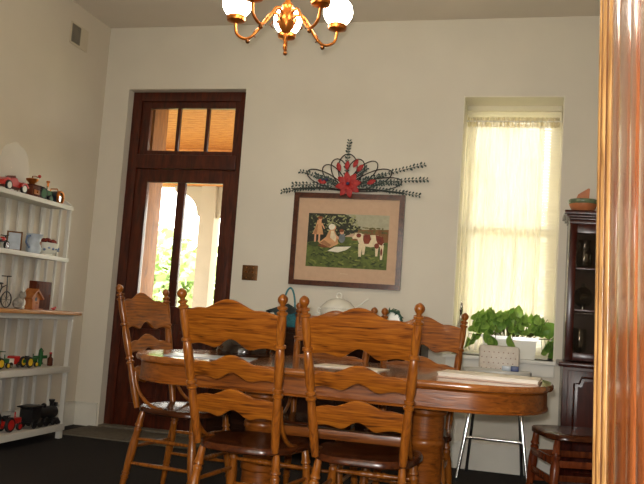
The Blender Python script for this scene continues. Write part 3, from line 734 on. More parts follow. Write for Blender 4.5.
MB().lathe([(0, .055), (.012, .06), (.02, .045), (.03, .06), (.06, .10), (.10, .122), (.135, .126), (.15, .122)], n=28).build('bowl', CERW, tu)
MB().lathe([(0, .128), (.006, .126), (.025, .11), (.05, .085), (.068, .05), (.074, .015)], (0, 0, .151), (0, 0, 1), 28).build('lid', CERW, tu)
MB().tube(circ((0, 0, .243), .019, 14, 1), .006, 8, closed=True).build('lid_knob', CERW, tu)
for sg in (-1, 1): MB().tube([(sg*.115, 0, .14), (sg*.145, 0, .15), (sg*.15, 0, .12), (sg*.12, 0, .10)], .008, 8).build('handle', CERW, tu)
MB().tube([(.06, .0, .10), (.115, .01, .16), (.155, .02, .19), (.205, .03, .235), (.212, .03, .228)], [.006, .006, .005, .006, .005], 8).build('ladle', CERW, tu)
wr = thing('wreath_plate', 'small white plate ringed with green leaves standing on the sideboard', 'plate', (2.535, -.22, bz))
MB().lathe([(0, .062), (.004, .066), (.008, .04), (.0085, .01)], (0, .012, .095), (0, -1, .095), 24).build('plate', CERW, wr)
b = MB(); rnd = random.Random(5)
for k in range(60):
    a = rnd.uniform(0, 2*PI); r = rnd.uniform(.052, .082)
    p = Vector((r*math.cos(a), -.005+rnd.uniform(-.012, .012), .095+r*math.sin(a))); d = Vector((rnd.gauss(0, 1), rnd.gauss(0, .5), rnd.gauss(0, 1))).normalized()*.016; q = d.orthogonal().normalized()*.007
    b.face([b.bm.verts.new(p-d), b.bm.verts.new(p+q), b.bm.verts.new(p+d), b.bm.verts.new(p-q)])
b.tube(circ((0, 0, .095), .067, 24, 1), .009, 8, closed=True); b.build('leaf_ring', mat('wreath_green', (52, 84, 68), .6, var=.4, scale=60), wr, 60)
MB().box((-.04, -.02, 0), (.04, .05, .028), .004).build('stand', SIDEB, wr)

# ------------------------------------------------------------------ window sill things
pl = thing('planter_box', 'white rectangular planter with trailing green pothos on the window sill', 'planter', (3.335, .08, WZ0+.0005))
b = MB(); x0, x1 = .185, .20
R = [[b.bm.verts.new((sx*a, sy*d, z)) for sx, sy in ((-1, -1), (1, -1), (1, 1), (-1, 1))] for a, d, z in ((.175, .062, 0), (.185, .068, .125), (.197, .075, .126), (.197, .075, .15), (.183, .063, .15), (.178, .06, .12))]
for A, B in zip(R, R[1:]):
    for i in range(4): b.face([A[i], A[(i+1) % 4], B[(i+1) % 4], B[i]])
b.face(R[0][::-1]); b.face(R[-1]); b.build('box', CERW, pl, 30)
MB().box((-.178, -.06, .118), (.178, .06, .135)).build('soil', SOIL, pl)
lf = MB(); out = [(0, 0), (.018, -.010), (.036, -.004), (.044, .016), (.036, .042), (.018, .066), (0, .085)]
mid = [lf.bm.verts.new((0, y, .006 - abs(y-.04)*.15)) for x, y in out]
for sg in (-1, 1):
    e = [lf.bm.verts.new((sg*x, y, -x*.25 - .03*(y/.085)**2)) for x, y in out]
    for i in range(6):
        if i == 0: lf.face([mid[0], e[1], mid[1]])
        elif i == 5: lf.face([mid[5], e[5], mid[6]])
        else: lf.face([mid[i], e[i], e[i+1], mid[i+1]])
rnd = random.Random(11)
leaf0 = None
stems = MB()
def put_leaf(p, yawa, pitch, s, dark=False):
    global leaf0
    M = Matrix.Translation(p) @ Euler((pitch, rnd.uniform(-.4, .4), yawa)).to_matrix().to_4x4() @ Matrix.Scale(s, 4)
    if leaf0 is None:
        leaf0 = lf.build('leaf', LEAFM, pl, 60); leaf0.matrix_local = M
        me2 = leaf0.data.copy(); me2.materials[0] = LEAFD; leaf0['_'] = 0; del leaf0['_']; put_leaf.dark = me2
    else: inst(put_leaf.dark if dark else leaf0, 'leaf', pl, M)
for k in range(95):
    x = rnd.uniform(-.265, .21); z = .165 + rnd.uniform(0, .135)*(1.0 if x < .05 else .75); y = rnd.uniform(-.10, .06)
    if x < -.2: z -= .04
    p = Vector((x, y, z)); put_leaf(p, rnd.uniform(-1.0, 1.0)+PI, rnd.uniform(.8, 1.7), rnd.uniform(.6, .95), rnd.random() < .4)
    stems.tube([(max(-.15, min(.15, x*.6)), 0, .13), (x*.85, y*.5, lerp(.13, z, .7)), p], .0022, 5)
for x, z, a, s in ((.265, .255, .2, 1.35), (.225, .19, .6, 1.1), (.25, .075, 3.0, 1.2), (.285, .06, 2.6, 1.1), (.30, .10, 2.2, 1.0), (.225, .05, 3.4, 1.2), (.275, .03, 3.0, 1.1), (-.27, .08, 3.1, 1.0), (-.24, .12, 3.3, 1.1), (-.13, .10, -2.2, 1.15), (-.10, .085, -2.0, 1.1), (.02, .085, -2.3, 1.0), (-.30, .06, 2.9, .9)):
    y = -.09 if abs(x) < .2 else -.02; p = Vector((x, y, z)); put_leaf(p, a*.35+PI, 1.25 if z < .15 else -1.2 if s > 1.3 else .9, s, rnd.random() < .5)
    stems.tube([(math.copysign(min(abs(x), .16), x), -.03, .14), (x*.95, y, max(z+.03, .15)), p], .0022, 5)
stems.build('stem', STEM, pl, 60)
bt = thing('glass_bottle', 'small clear glass bottle at the left end of the window sill', 'bottle', (2.99, .02, WZ0+.0005))
MB().lathe([(0, .026), (.006, .032), (.16, .032), (.20, .028), (.25, .013), (.30, .012), (.305, .015), (.32, .015)], n=16).build('body', CRYST, bt)
MB().lathe([(0, .010), (.012, .013), (.04, .009), (.06, .003)], (0, 0, .318), (0, 0, 1), 12).build('stopper', CRYST, bt)

# ------------------------------------------------------------------ chrome high chair under the window
hc = thing('high_chair', 'old chrome-legged high chair with printed vinyl back below the window', 'high chair', (3.275, -.29, 0))
lp = lambda sx, f, z: Vector((sx*lerp(.222 if f < 0 else .185, .135, z/.62), f*lerp(.20, .12, z/.62), z))
for sx in (-1, 1):
    for f in (-1, 1): 
        lg = MB().tube([lp(sx, f, .012), lp(sx, f, .3), lp(sx, f, .60)], .0115, 10).build('leg', CHROME, hc, 60)
        MB().lathe([(0, .013), (.02, .013), (.024, .010)], lp(sx, f, 0), lp(sx, f, .5), 10).build('foot_cap', RUBBER, lg)
for f in (-1,):
    z = .275; A, B = lp(-1, f, z-.03), lp(1, f, z-.03)
    MB().tube([A, A+Vector((.012, 0, .025)), A+Vector((.035, 0, .032)), B+Vector((-.035, 0, .032)), B+Vector((-.012, 0, .025)), B], .0095, 10).build('stretcher', CHROME, hc, 60)
MB().box((-.15, -.15, .585), (.15, .14, .625), .015).build('seat', VINYL, hc, 50)
for sx in (-1, 1): MB().tube([(sx*.11, .12, .60), (sx*.115, .15, .72), (sx*.115, .165, .80)], .008, 8).build('back_rail', CHROME, hc, 60)
br = MB().box((-.135, .145, .67), (.135, .175, .868), .022, (-.08, 0, 0)); bro = br.build('backrest', VINYL, hc, 50)
b = MB(); rnd = random.Random(2)
for i in range(8):
    for j in range(4):
        x = -.115+i*.032+(.015 if j % 2 else 0); z = .715+j*.036
        if abs(x) < .12: b.lathe([(0, .0042), (.0006, .0042)], (x, .1405-(z-.77)*-.075+.004-.003, z), (x, -9, z), 6)
b.build('print_dots', mat('rose_print', (150, 110, 92), .5), bro)
for sx in (-1, 1): MB().tube([(sx*.15, .10, .62), (sx*.19, .02, .70), (sx*.20, -.2, .705), (sx*.14, -.27, .705)], .008, 8).build('arm_rail', CHROME, hc, 60)
b = MB(); n = 40; R = []
for k_, (s_, z) in enumerate(((.95, .693), (1, .70), (1, .718), (.97, .724), (.93, .716))):
    R.append([b.bm.verts.new((math.copysign(abs(math.cos(a))**.6, math.cos(a))*.215*s_, -.20+math.copysign(abs(math.sin(a))**.6, math.sin(a))*.115*s_, z)) for a in [2*PI*i/n for i in range(n)]])
for A, B in zip(R, R[1:]):
    for i in range(n): b.face([A[i], A[(i+1) % n], B[(i+1) % n], B[i]])
b.face(R[0][::-1]); b.face(R[-1]); b.build('tray', GREYT, hc, 50)
sn = thing('tissue_pack', 'small blue and white packet standing on the high chair tray', 'packet', (3.36, -.45, .7175))
MB().box((-.055, -.018, 0), (.0, .018, .032), .003).build('pale_half', PALEB, sn)
MB().box((.0005, -.018, 0), (.05, .018, .034), .003).build('navy_half', NAVY, sn)

# ------------------------------------------------------------------ hutch in the right corner
hu = thing('china_hutch', 'tall dark mahogany china hutch with glazed upper door by the window', 'hutch', (4.08, -.02, 0))
hx = .40
lo = MB().box((-hx, -.42, .06), (hx, 0, .775), .004).build('base_cabinet', MAHOG, hu)
MB().box((-hx-.012, -.435, 0), (hx+.012, 0, .075), .006).build('plinth', MAHOG, hu)
MB().box((-hx-.03, -.45, .776), (hx+.03, 0, .805), .009).build('ledge', MAHOG, hu)
for sg in (0, 1):
    x0 = -hx+.03+sg*.375; x1 = x0+.365
    d = MB().box((x0, -.438, .09), (x1, -.421, .755), .004).build('door', MAHOG, hu)
    w0, w1, z0, z1 = x0+.04, x1-.04, .13, .715
    ol = [(w0, z0), (w1, z0), (w1, z1-.04), (w1-.03, z1-.04), (w1-.045, z1), (w0+.045, z1), (w0+.03, z1-.04), (w0, z1-.04)]
    MB().tube([(u, -.440, v_) for u, v_ in ol], .007, 6, closed=True).build('moulding', MAHOG, d, 60)
    il = [(lerp(u, (w0+w1)/2, .16), lerp(v_, (z0+z1)/2, .08)) for u, v_ in ol]
    MB().prism(il, 1, -.447, -.437).build('raised_panel', MAHOG, d)
    MB().ball((x1-.018 if sg == 0 else x0+.018, -.45, .45), .012, 10, 8).build('knob', BRASSD, d)
# upper part: open carcass with glass door
for x0, x1 in ((-hx+.01, -hx+.035), (hx-.035, hx-.01)): MB().box((x0, -.34, .806), (x1, 0, 1.70), .003).build('side_panel', MAHOG, hu)
MB().box((-hx+.035, -.012, .806), (hx-.035, 0, 1.70)).build('back_panel', MAHOG, hu)
MB().box((-hx+.01, -.34, 1.70), (hx-.01, 0, 1.725), .003).build('top_panel', MAHOG, hu)
for z in (1.11, 1.21, 1.44)[0:1] + (1.40,): MB().box((-hx+.036, -.32, z), (hx-.036, -.013, z+.016), .003).build('shelf', MAHOG, hu)
cor = MB()
for i, (e, z0, z1) in enumerate(((.0, 1.726, 1.742), (.015, 1.742, 1.758), (.03, 1.758, 1.785))): cor.box((-hx+.005-e, -.345-e, z0), (hx-.005+e, 0, z1), .004)
cor.build('cornice', MAHOG, hu)
for sg in (0, 1):
    x0 = -hx+.012+sg*.390; x1 = x0+.386
    d = MB().box((x0, -.362, .815), (x0+.045, -.341, 1.695), .004).box((x1-.045, -.362, .815), (x1, -.341, 1.695), .004).box((x0+.045, -.362, 1.635), (x1-.045, -.341, 1.695), .004).box((x0+.045, -.362, .815), (x1-.045, -.341, .865), .004).build('glazed_door', MAHOG, hu)
    for z in (1.13, 1.40): MB().box((x0+.045, -.359, z), (x1-.045, -.344, z+.014), .002).build('glazing_bar', MAHOG, d)
    MB().box((x0+.045, -.352, .865), (x1-.045, -.349, 1.635)).build('pane', HGLASS, d)
g = thing('glass_pitcher', 'clear glass pitcher on the top shelf inside the hutch', 'pitcher', (3.80, -.20, 1.417))
MB().lathe([(0, .035), (.01, .04), (.03, .05), (.09, .055), (.13, .04), (.16, .034), (.19, .044), (.193, .041), (.16, .03), (.09, .05), (.03, .046), (.015, .03)], n=20).build('body', CRYST, g)
MB().tube([(-.045, 0, .17), (-.085, 0, .165), (-.095, 0, .11), (-.055, 0, .07)], .007, 8).build('handle', CRYST, g)
g = thing('glass_compote', 'cut glass covered bowl on the lower shelf inside the hutch', 'bowl', (3.80, -.20, 1.1275))
MB().lathe([(0, .045), (.008, .045), (.014, .014), (.04, .014), (.05, .04), (.075, .065), (.11, .072), (.115, .068), (.08, .055), (.055, .02)], n=20).build('bowl', CRYST, g)
MB().lathe([(0, .070), (.03, .055), (.05, .025), (.055, .012), (.065, .014), (.08, .004)], (0, 0, .116), (0, 0, 1), 20).build('lid', CRYST, g)
g = thing('glass_vase', 'clear footed glass vase at the bottom inside the hutch', 'vase', (3.79, -.2, .8165))
MB().lathe([(0, .04), (.008, .04), (.014, .012), (.04, .012), (.06, .04), (.12, .05), (.2, .045), (.205, .042), (.12, .045), (.06, .03)], n=18).build('body', CRYST, g)
bw = thing('pottery_bowl', 'terracotta pottery bowl with green glazed rim on top of the hutch', 'bowl', (3.775, -.24, 1.7855))
MB().lathe([(0, .055), (.01, .062), (.03, .078), (.055, .09), (.058, .09)], n=24).build('body', TERRA, bw)
MB().lathe([(0, .091), (.012, .098), (.024, .098), (.03, .094), (.026, .086), (-.02, .07)], (0, 0, .058), (0, 0, 1), 24, cap=False).build('rim', GLAZEG, bw)
MB().prism([(-.05, .085), (.035, .06), (.04, .165), (.03, .168), (-.035, .125)], 1, -.012, .012).build('shard', TERRA, bw)

# ------------------------------------------------------------------ dark side chair at the right
sd = thing('side_chair', 'small dark cherry side chair with flat rungs in front of the hutch', 'chair', (3.755, -1.08, 0), math.radians(17))
b = MB(); N = 36; R = []
for s_, z in ((.94, .418), (1, .425), (1, .445), (.97, .452), (.5, .447)):
    R.append([b.bm.verts.new((math.copysign(abs(math.cos(a))**.5, math.cos(a))*.235*s_, math.copysign(abs(math.sin(a))**.5, math.sin(a))*.225*s_, z)) for a in [2*PI*i/N for i in range(N)]])
for A, B in zip(R, R[1:]):
    for i in range(N): b.face([A[i], A[(i+1) % N], B[(i+1) % N], B[i]])
b.face(R[0][::-1]); b.face(R[-1]); b.build('seat', SEATM, sd, 50)
for sx in (-1, 1):
    for f in (-1, 1):
        p0 = Vector((sx*.185, f*.175, .42)); p1 = Vector((sx*.215, f*.20, 0)); L = (p1-p0).length
        turned(p0, p1, scaled([(t, r*1.15) for t, r in LEG], L)).build('leg', DARKCH, sd, 50)
for sx in (-1, 1):
    for z in (.31, .21, .11): MB().box((sx*.205-.007, -.18, z-.02), (sx*.205+.007, .18, z+.02), .004).build('rung', DARKCH, sd)
for f in (-1, 1):
    for z in (.30, .16): MB().box((-.20, f*.188-.007, z-.018), (.20, f*.188+.007, z+.018), .004).build('rung', DARKCH, sd)
for f in (-1, 1):
    p0 = Vector((.20, f*.18, .44)); p1 = Vector((.27, f*.19, .98)); turned(p0, p1, scaled(POST, (p1-p0).length)).build('back_post', DARKCH, sd, 50)
for z in (.60, .75, .90):
    x = .20+.07*(z-.44)/.54; MB().box((x-.007, -.18, z-.035), (x+.007, .18, z+.035), .005).build('slat', DARKCH, sd)

# ------------------------------------------------------------------ white shelf unit on the left wall
su = thing('shelf_unit', 'white painted shelf unit with open slatted back along the left wall', 'shelf unit', (0, 0, 0))
ye, yl = -.625, -2.05
XL, XU = .30, .20
for y in (ye, yl):
    s_ = 1 if y == ye else -1
    for x0, x1, z0, z1 in ((XL-.035, XL, .05, .867), (.155, .175, .05, .867), (.03, .055, .05, .867), (XU-.03, XU, .895, 1.66), (.105, .122, .895, 1.68), (.03, .05, .895, 1.70)):
        MB().box((x0, y-.018, z0), (x1, y, z1), .002).build('side_slat', SHELFW, su)
    MB().prism([(.024, 1.64), (XU, 1.64), (XU-.012, 1.665), (XU-.05, 1.69), (.10, 1.70), (.024, 1.72)], 1, y+.0005, y+.012).build('end_cap', SHELFW, su)
    for x in (.03, XL-.03): MB().box((x-.002, y-.04, 0), (x+.03, y, .06), .002).build('foot', SHELFW, su)
for z, x in ((1.628, XU), (1.25, XU), (.482, XL), (.078, XL)):
    sh = MB().box((.024, yl, z), (x-.002, ye-.0185, z+.022), .002).build('shelf_board', SHELFW, su)
    MB().box((x-.002, yl-.018, z-(.02 if x > .25 else .006)), (x+.012, ye, z+.024), .002).build('front_edge', SHELFW, sh)
MB().box((.024, yl-.03, .868), (XL+.035, ye+.045, .894), .004).build('counter', COUNTER, su)
MB().box((XL-.012, yl, .835), (XL+.002, ye-.0185, .867), .002).build('counter_apron', SHELFW, su)
k = 0; y = ye-.05
while y > yl: 
    MB().box((.004, y-.045, .05), (.022, y, 1.70), .002).build('back_slat', SHELFW, su); y -= .135
S1, S2, S3, S4, S5 = 1.6525, 1.2745, .8945, .5065, .1025

def wheel(b, x, y, z, r, wd, hub=None, tire=RUBBER):
    b.m(tire); b.lathe([(0, r*.7), (0, r*.92), (wd*.25, r), (wd*.75, r), (wd, r*.92), (wd, r*.7)], (x-wd/2, y, z), (x+9, y, z), 16)
    if hub: b.m(hub); b.lathe([(-.001, r*.3), (-.001, r*.68), (wd+.001, r*.68), (wd+.001, r*.3)], (x-wd/2, y, z), (x+9, y, z), 12)
def tractor(name, label, loc, L, body, hub, canopy=False):
    t = thing(name, label, 'toy', loc)
    b = MB().box((-.02*L/.16, -L*.05, L*.22), (.02*L/.16, L*.45, L*.42), L*.03); b.box((-L*.13, -L*.05, L*.2), (L*.13, -L*.30, L*.34), L*.02)
    b.tube([(0, L*.25, L*.42), (0, L*.25, L*.60)], L*.02, 8); b.build('body', body, t, 50)
    MB().box((-L*.08, -L*.28, L*.34), (L*.08, -L*.2, L*.52), L*.02).box((-L*.08, -L*.28, L*.34), (L*.08, -L*.1, L*.37), .002).build('seat', BLACKM, t, 50)
    MB().tube([(0, -L*.03, L*.38), (0, -L*.08, L*.50)], L*.012, 6).tube([p for p in circ((0, -L*.085, L*.5), L*.06, 12, 2)], L*.01, 6, closed=True).build('steering_wheel', BLACKM, t, 60)
    for sx in (-1, 1):
        b = MB(); wheel(b, sx*L*.17, -L*.22, L*.24, L*.24, L*.10, hub); b.build('rear_wheel', None, t, 50)
        b = MB(); wheel(b, sx*L*.13, L*.34, L*.13, L*.13, L*.08, hub); b.build('front_wheel', None, t, 50)
    if canopy: MB().box((-L*.16, -L*.3, L*.72), (L*.16, L*.08, L*.75), L*.01).tube([(-L*.12, -L*.25, L*.3), (-L*.12, -L*.25, L*.73)], L*.012, 6).tube([(L*.12, -L*.25, L*.3), (L*.12, -L*.25, L*.73)], L*.012, 6).build('canopy', body, t, 50)
    return t
# top shelf
t = thing('toy_roadster', 'red toy roadster on the top shelf beside the coffee grinder', 'toy', (.135, -1.27, S1))
b = MB(); b.prism([(-.13, .03), (.12, .03), (.125, .05), (.11, .065), (.02, .07), (.0, .09), (-.05, .085), (-.06, .075), (-.10, .08), (-.13, .06)], 0, -.045, .045); b.build('body', REDT, t, 50)
MB().prism([(.0, .072), (.004, .072), (-.010, .105), (-.014, .105)], 0, -.04, .04).build('windscreen', CRYST, t)
for sx in (-1, 1):
    for yy in (-.085, .075): b = MB(); wheel(b, sx*.048, yy, .032, .032, .016, CERW); b.build('wheel', None, t, 50)
    MB().prism([(.035, .045), (.06, .07), (.09, .07), (.118, .045), (.11, .04), (.085, .06), (.065, .06), (.045, .04)], 0, sx*.048-.012, sx*.048+.012).build('fender', REDT, t, 50)
t = thing('coffee_grinder', 'copper and wood coffee grinder with crank on the top shelf', 'grinder', (.14, -1.05, S1))
MB().box((-.05, -.055, 0), (.05, .055, .012), .003).box((-.042, -.046, .012), (.042, .046, .075), .003).box((-.048, -.052, .075), (.048, .052, .085), .003).build('wooden_box', BROWNB, t)
dr = MB().box((.0425, -.03, .02), (.046, .03, .05), .001).build('drawer', WOODB, t); MB().ball((.051, 0, .035), .006, 8, 6).build('knob', BRASS, dr)
MB().lathe([(0, .014), (.01, .02), (.03, .04), (.04, .042), (.042, .038), (.03, .03)], (0, 0, .085), (0, 0, 1), 16).build('hopper', BRASS, t)
cr = MB().tube([(0, 0, .10), (0, 0, .145), (0, .03, .150), (0, .075, .150)], .004, 6).build('crank', BRASSD, t, 60); MB().ball((0, .078, .157), .012, 10, 8).build('crank_knob', REDT, cr)
t = tractor('toy_tractor', 'green toy steam tractor on the top shelf right of the grinder', (.12, -.89, S1), .19, GREENT, GREENT)
MB().lathe([(0, .006), (.03, .008), (.035, .014), (.045, .012)], (0, .055, .105), (0, .055, 1), 10).build('smokestack', BRASS, t)
t = thing('brass_headlamp', 'dark blue lamp with brass rim at the end of the top shelf', 'lamp', (.10, -.715, S1))
MB().lathe([(0, .02), (.01, .036), (.03, .043), (.07, .046), (.09, .046)], (-.04, -.02, .05), (.9, .12, .05), 18).build('housing', DARKB, t)
MB().lathe([(.088, .040), (.088, .050), (.10, .051), (.106, .046), (.104, .038)], (-.04, -.02, .05), (.9, .12, .05), 18, cap=False).build('rim', BRASS, t)
MB().lathe([(.095, .002), (.095, .041), (.098, .03), (.10, .003)], (-.04, -.02, .05), (.9, .12, .05), 18).build('lens', CRYST, t)
MB().box((-.02, -.03, 0), (.02, .02, .012), .003).tube([(0, 0, .012), (0, 0, .03)], .008, 8).build('base', BRASS, t); MB().tube([(-.03, -.015, .085), (-.025, -.012, .11), (.025, -.008, .112), (.035, -.008, .092)], .004, 6).build('handle', BRASS, t)
t = thing('scalloped_plate', 'large pale scalloped glass plate leaning on the wall above the shelf', 'plate', (.035, -1.17, S1))
b = MB(); n = 48; R = []
for rr, xx in ((.004, .0), (.09, .0), (.10, .006), (.16, .02)):
    R.append([b.bm.verts.new((.02+xx, rr*(1+(.07*abs(math.cos(i*PI/6)) if rr > .15 else 0))*math.cos(2*PI*i/n), .18+rr*(1+(.07*abs(math.cos(i*PI/6)) if rr > .15 else 0))*math.sin(2*PI*i/n))) for i in range(n)])
for A, B in zip(R, R[1:]):
    for i in range(n): b.face([A[i], A[(i+1) % n], B[(i+1) % n], B[i]])
b.build('plate', MILK, t, 60); MB().box((.0, -.05, 0), (.06, .05, .010), .003).tube([(.055, -.04, .01), (.055, -.04, .03)], .004, 6).tube([(.055, .04, .01), (.055, .04, .03)], .004, 6).build('stand', BRASSD, t)
# second shelf
t = thing('toy_motorcycle', 'black and red toy motorcycle on the second shelf', 'toy', (.11, -1.27, S2))
for yy in (-.06, .06): b = MB(); wheel(b, 0, yy, .03, .03, .012, CHROME); b.build('wheel', None, t, 50)
MB().tube([(0, -.06, .03), (0, -.02, .05), (0, .03, .055), (0, .06, .03)], .006, 8).tube([(0, .06, .03), (0, .04, .09)], .005, 8).tube([(-.03, .03, .095), (0, .04, .09), (.03, .03, .095)], .004, 6).build('frame', BLACKM, t, 60)
MB().ball((0, .015, .068), .02, 10, 8, (.7, 1.4, .7)).build('tank', REDT, t); MB().box((-.014, -.07, .058), (.014, -.01, .07), .004).build('seat', BLACKM, t)
t = thing('photo_frame', 'small standing photo frame with a dark border on the second shelf', 'picture frame', (.12, -1.15, S2), -.75)
MB().prism([(-.05, 0), (-.04, 0), (-.04, .13), (-.05, .13)], 0, -.005, .005).prism([(.04, 0), (.05, 0), (.05, .13), (.04, .13)], 0, -.005, .005).prism([(-.04, 0), (.04, 0), (.04, .01), (-.04, .01)], 0, -.005, .005).prism([(-.04, .12), (.04, .12), (.04, .13), (-.04, .13)], 0, -.005, .005).build('border', BRONZE, t)
MB().box((-.003, -.04, .01), (.002, .04, .12)).build('photo', PALEB, t); MB().prism([(-.005, .10), (-.055, .0), (-.05, .0), (-.005, .085)], 1, -.008, .008).build('strut', BLACKM, t)
t = thing('delft_pitcher', 'pale blue pitcher on the second shelf left of the bowl', 'pitcher', (.125, -.935, S2))
MB().lathe([(0, .04), (.008, .044), (.03, .052), (.06, .05), (.09, .042), (.12, .05), (.135, .058), (.137, .054), (.10, .038), (.05, .044)], n=20).build('body', PALEB, t)
MB().tube([(0, -.05, .12), (0, -.085, .115), (0, -.09, .07), (0, -.05, .04)], .007, 8).build('handle', BLUEC, t); MB().ball((.045, .015, .065), .02, 10, 8, (.25, 1, 1.2)).build('painted_flower', mat('painted_brown', (120, 84, 66), .4), t)
t = thing('delft_bowl', 'white and blue china bowl at the end of the second shelf', 'bowl', (.115, -.765, S2))
MB().lathe([(0, .045), (.008, .05), (.014, .045), (.03, .068), (.06, .08), (.085, .086), (.09, .088), (.092, .083), (.06, .072), (.03, .05)], n=24).build('body', CERW, t)
b = MB()
for k in range(16):
    a = 2*PI*k/16; r = .0765+.003*math.sin(k); b.ball((r*math.cos(a), r*math.sin(a), .05+.008*math.sin(k*2.3)), .011, 6, 5, (.9, .9, .9 if k % 2 else .6))
b.build('blue_pattern', BLUEC, t)
b = MB(); rnd = random.Random(9)
for k in range(40):
    a = rnd.uniform(0, 2*PI); r = .066*math.sqrt(rnd.random()); b.ball((r*math.cos(a), r*math.sin(a), .088+.028*(1-(r/.07)**2)+rnd.uniform(-.004, .006)), .014, 6, 5, (1, 1, .7))
o = b.build('potpourri', DARKRED, None, loc=(.115, -.765, S2)); tag(o, 'heap of dried dark red potpourri in the china bowl', 'potpourri'); o['kind'] = 'stuff'
# counter
t = thing('wire_bicycle', 'black wire miniature bicycle at the left on the pine counter', 'bicycle', (.20, -1.335, S3))
for yy, r in ((-.045, .045), (.055, .055)):
    b = MB().tube(circ((0, yy, r), r-.004, 22, 0), .004, 6, closed=True)
    for k in range(4): a = k*PI/4; b.tube([(0, yy-math.cos(a)*r*.9, r-math.sin(a)*r*.9), (0, yy+math.cos(a)*r*.9, r+math.sin(a)*r*.9)], .0015, 4)
    b.build('wheel', BLACKM, t, 60)
MB().tube([(0, -.045, .045), (0, .0, .13), (0, .05, .15), (0, .055, .055)], .005, 6).tube([(0, .05, .15), (0, .045, .205), (-.035, .035, .205)], .004, 6).tube([(0, .045, .205), (.035, .035, .205)], .004, 6).tube([(0, .0, .13), (0, -.01, .15)], .004, 6).build('frame', BLACKM, t, 60)
MB().ball((0, -.012, .155), .014, 8, 6, (.8, 1.6, .5)).build('saddle', BLACKM, t)
t = thing('cat_figurine', 'grey and white cat figurine on the pine counter', 'figurine', (.22, -1.17, S3))
MB().ball((0, -.012, .036), .036, 14, 10, (.85, 1.15, 1)).ball((0, .022, .045), .024, 12, 8, (.8, .8, 1.5)).ball((0, .03, .088), .024, 12, 8).tube([(0, .02, .105), (-.012, .028, .118)], [.01, .002], 6).tube([(-.014, .03, .10), (-.018, .03, .122)], [.01, .001], 6).tube([(.014, .03, .10), (.018, .03, .122)], [.01, .001], 6).tube([(0, -.045, .02), (.02, -.065, .015), (.03, -.05, .012)], [.009, .008, .006], 6).build('body', FUR, t, 60)
MB().ball((.006, .038, .04), .017, 10, 8, (.9, .7, 1.6)).ball((.012, .03, .01), .012, 8, 6).ball((-.012, .04, .01), .012, 8, 6).build('white_chest', CERW, t)
t = thing('wooden_birdhouse', 'small pine birdhouse with sloping roof on the pine counter', 'birdhouse', (.22, -1.03, S3))
MB().prism([(-.04, 0), (.04, 0), (.04, .085), (0, .12), (-.04, .085)], 0, -.03, .03).build('body', WOODB, t)
MB().prism([(-.075, .075), (-.065, .068), (.0, .125), (.065, .068), (.075, .075), (.0, .14)], 0, -.045, .045).build('roof', WOODB, t)
MB().lathe([(0, .013), (.002, .013)], (.029, 0, .07), (9, 0, .07), 14).build('entrance_hole', BLACKM, t); MB().tube([(.028, 0, .045), (.05, 0, .045)], .004, 6).build('perch', WOODB, t); MB().box((-.05, -.06, -.0), (.05, .06, .008), .002).build('base', WOODB, t)
t = thing('brown_wood_box', 'dark brown wooden box standing upright behind the birdhouse', 'box', (.16, -.86, S3))
MB().box((-.03, -.09, 0), (.03, .09, .195), .004).build('body', BROWNB, t); MB().box((.0305, -.075, .02), (.034, .075, .175), .001).build('lid_panel', BROWNB, t); MB().ball((.04, .065, .1), .006, 8, 6).build('clasp', BRASSD, t)
t = thing('red_toy_bird', 'tiny red bird at the right end of the pine counter', 'toy', (.22, -.765, S3))
MB().ball((0, 0, .011), .011, 10, 8, (.9, 1.5, 1)).ball((0, .016, .02), .008, 8, 6).tube([(0, -.014, .012), (0, -.034, .014)], [.006, .003], 6).build('body', REDT, t, 60); MB().tube([(0, .022, .02), (0, .03, .019)], [.003, .0005], 6).build('beak', YELT, t)
# fourth shelf
tractor('toy_tractor', 'green toy tractor with yellow wheels at the far left of the fourth shelf', (.20, -1.27, S4), .15, GREENT, YELT, True)
t = thing('toy_truck', 'red and white toy truck between two green tractors', 'toy', (.16, -1.10, S4))
MB().box((-.03, -.01, .02), (.03, .055, .075), .008).build('cab', REDT, t, 50); MB().box((-.03, -.07, .02), (.03, -.012, .06), .004).build('cargo_bed', CERW, t)
for sx in (-1, 1):
    for yy in (-.045, .035): b = MB(); wheel(b, sx*.03, yy, .018, .018, .012, CHROME); b.build('wheel', None, t, 50)
tractor('toy_tractor', 'green toy tractor with big yellow wheels in the middle of the fourth shelf', (.22, -.99, S4), .15, GREENT, YELT)
t = thing('toy_aeroplane', 'green toy aeroplane standing nose up near the shelf end', 'toy', (.20, -.835, S4))
MB().tube([(0, 0, 0), (0, 0, .02), (0, 0, .07), (0, 0, .11), (0, 0, .125)], [.010, .014, .018, .014, .004], 10).build('fuselage', GREENT, t, 60)
MB().box((-.006, -.075, .05), (.006, .075, .072), .004).build('wing', GREENT, t, 50); MB().box((-.005, -.03, .012), (.005, .03, .024), .003).build('tail', GREENT, t, 50)
MB().ball((.015, 0, .105), .007, 8, 6).build('cockpit', CRYST, t)
t = thing('brown_bottle', 'small dark brown bottle at the end of the fourth shelf', 'bottle', (.22, -.745, S4))
MB().lathe([(0, .016), (.004, .019), (.05, .019), (.062, .009), (.082, .008)], n=14).build('body', BROWNB, t); MB().lathe([(0, .010), (.012, .010)], (0, 0, .082), (0, 0, 1), 12).build('cap', REDT, t)
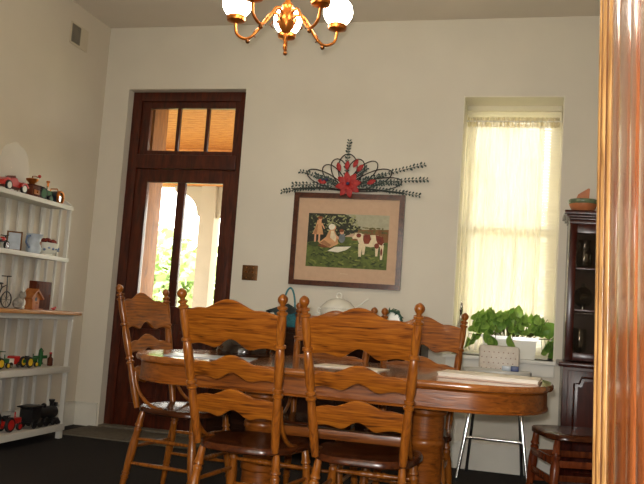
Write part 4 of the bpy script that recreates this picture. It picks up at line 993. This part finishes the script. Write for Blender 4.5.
# bottom shelf
t = thing('toy_wagon_wheel', 'black spoked toy wheel at the left edge of the bottom shelf', 'toy', (.24, -1.33, S5))
b = MB().tube(circ((0, 0, .075), .068, 26, 0), .007, 8, closed=True)
for k in range(4): a = k*PI/4; b.tube([(0, -math.cos(a)*.066, .075-math.sin(a)*.066), (0, math.cos(a)*.066, .075+math.sin(a)*.066)], .004, 6)
b.build('rim', BLACKM, t, 60); MB().lathe([(0, .015), (.03, .015)], (-.015, 0, .075), (9, 0, .075), 12).build('hub', CHROME, t)
tractor('toy_tractor', 'red toy tractor on the bottom shelf beside the locomotive', (.23, -1.15, S5), .2, REDT, REDT)
t = thing('toy_locomotive', 'black cast iron toy steam locomotive on the bottom shelf', 'toy train', (.245, -.845, S5))
MB().lathe([(0, .035), (.005, .042), (.22, .042), (.226, .036), (.23, .02)], (0, -.06, .085), (0, 9, .085), 18).build('boiler', BLACKM, t)
MB().box((-.048, -.16, .04), (.048, -.055, .13), .004).box((-.058, -.185, .14), (.058, -.045, .15), .004).box((-.048, -.16, .13), (-.04, -.055, .142)).box((.04, -.16, .13), (.048, -.055, .142)).build('cab', BLACKM, t)
MB().box((-.04, -.17, .03), (.04, .17, .045), .003).build('frame', BLACKM, t)
MB().lathe([(0, .012), (.03, .013), (.045, .022), (.052, .02)], (0, .135, .12), (0, .135, 1), 14).build('smokestack', BLACKM, t); MB().lathe([(0, .018), (.02, .018), (.03, .008)], (0, .04, .122), (0, .04, 1), 14).build('steam_dome', BLACKM, t); MB().lathe([(0, .015), (.018, .015), (.026, .006)], (0, -.02, .122), (0, -.02, 1), 14).build('sand_dome', BLACKM, t)
MB().prism([(.17, .045), (.21, .004), (.20, .0), (.165, .0)], 0, -.04, .04).build('cowcatcher', BLACKM, t); MB().box((-.015, .165, .12), (.015, .19, .148), .004).build('headlight', BLACKM, t)
for sx in (-1, 1):
    for yy, r in ((-.12, .032), (-.05, .032), (.02, .032), (.10, .02), (.15, .02)): b = MB(); wheel(b, sx*.045, yy, r, r, .012, None, BLACKM); b.build('wheel', None, t, 50)
    MB().box((sx*.054-.003, -.13, .028), (sx*.054+.003, .06, .036)).build('side_rod', BLACKM, t)

# ------------------------------------------------------------------ the room the photographer stands in
lm = thing('added_ceiling_lamp', 'flush glass ceiling lamp added unseen behind the camera for light', 'lamp', (2.7, -6.9, H))  # unseen lamp, added to brighten from behind the camera
MB().lathe([(0, .09), (.02, .09), (.025, .15), (.035, .155)], (0, 0, 0), (0, 0, -1), 24).build('base', BRASS, lm)
MB().lathe([(.035, .15), (.07, .145), (.11, .11), (.13, .05), (.135, .01)], (0, 0, 0), (0, 0, -1), 24).build('shade', mat('added_lamp_glass', (255, 248, 230), .4, emit=(255, 240, 210), es=30), lm, 60)
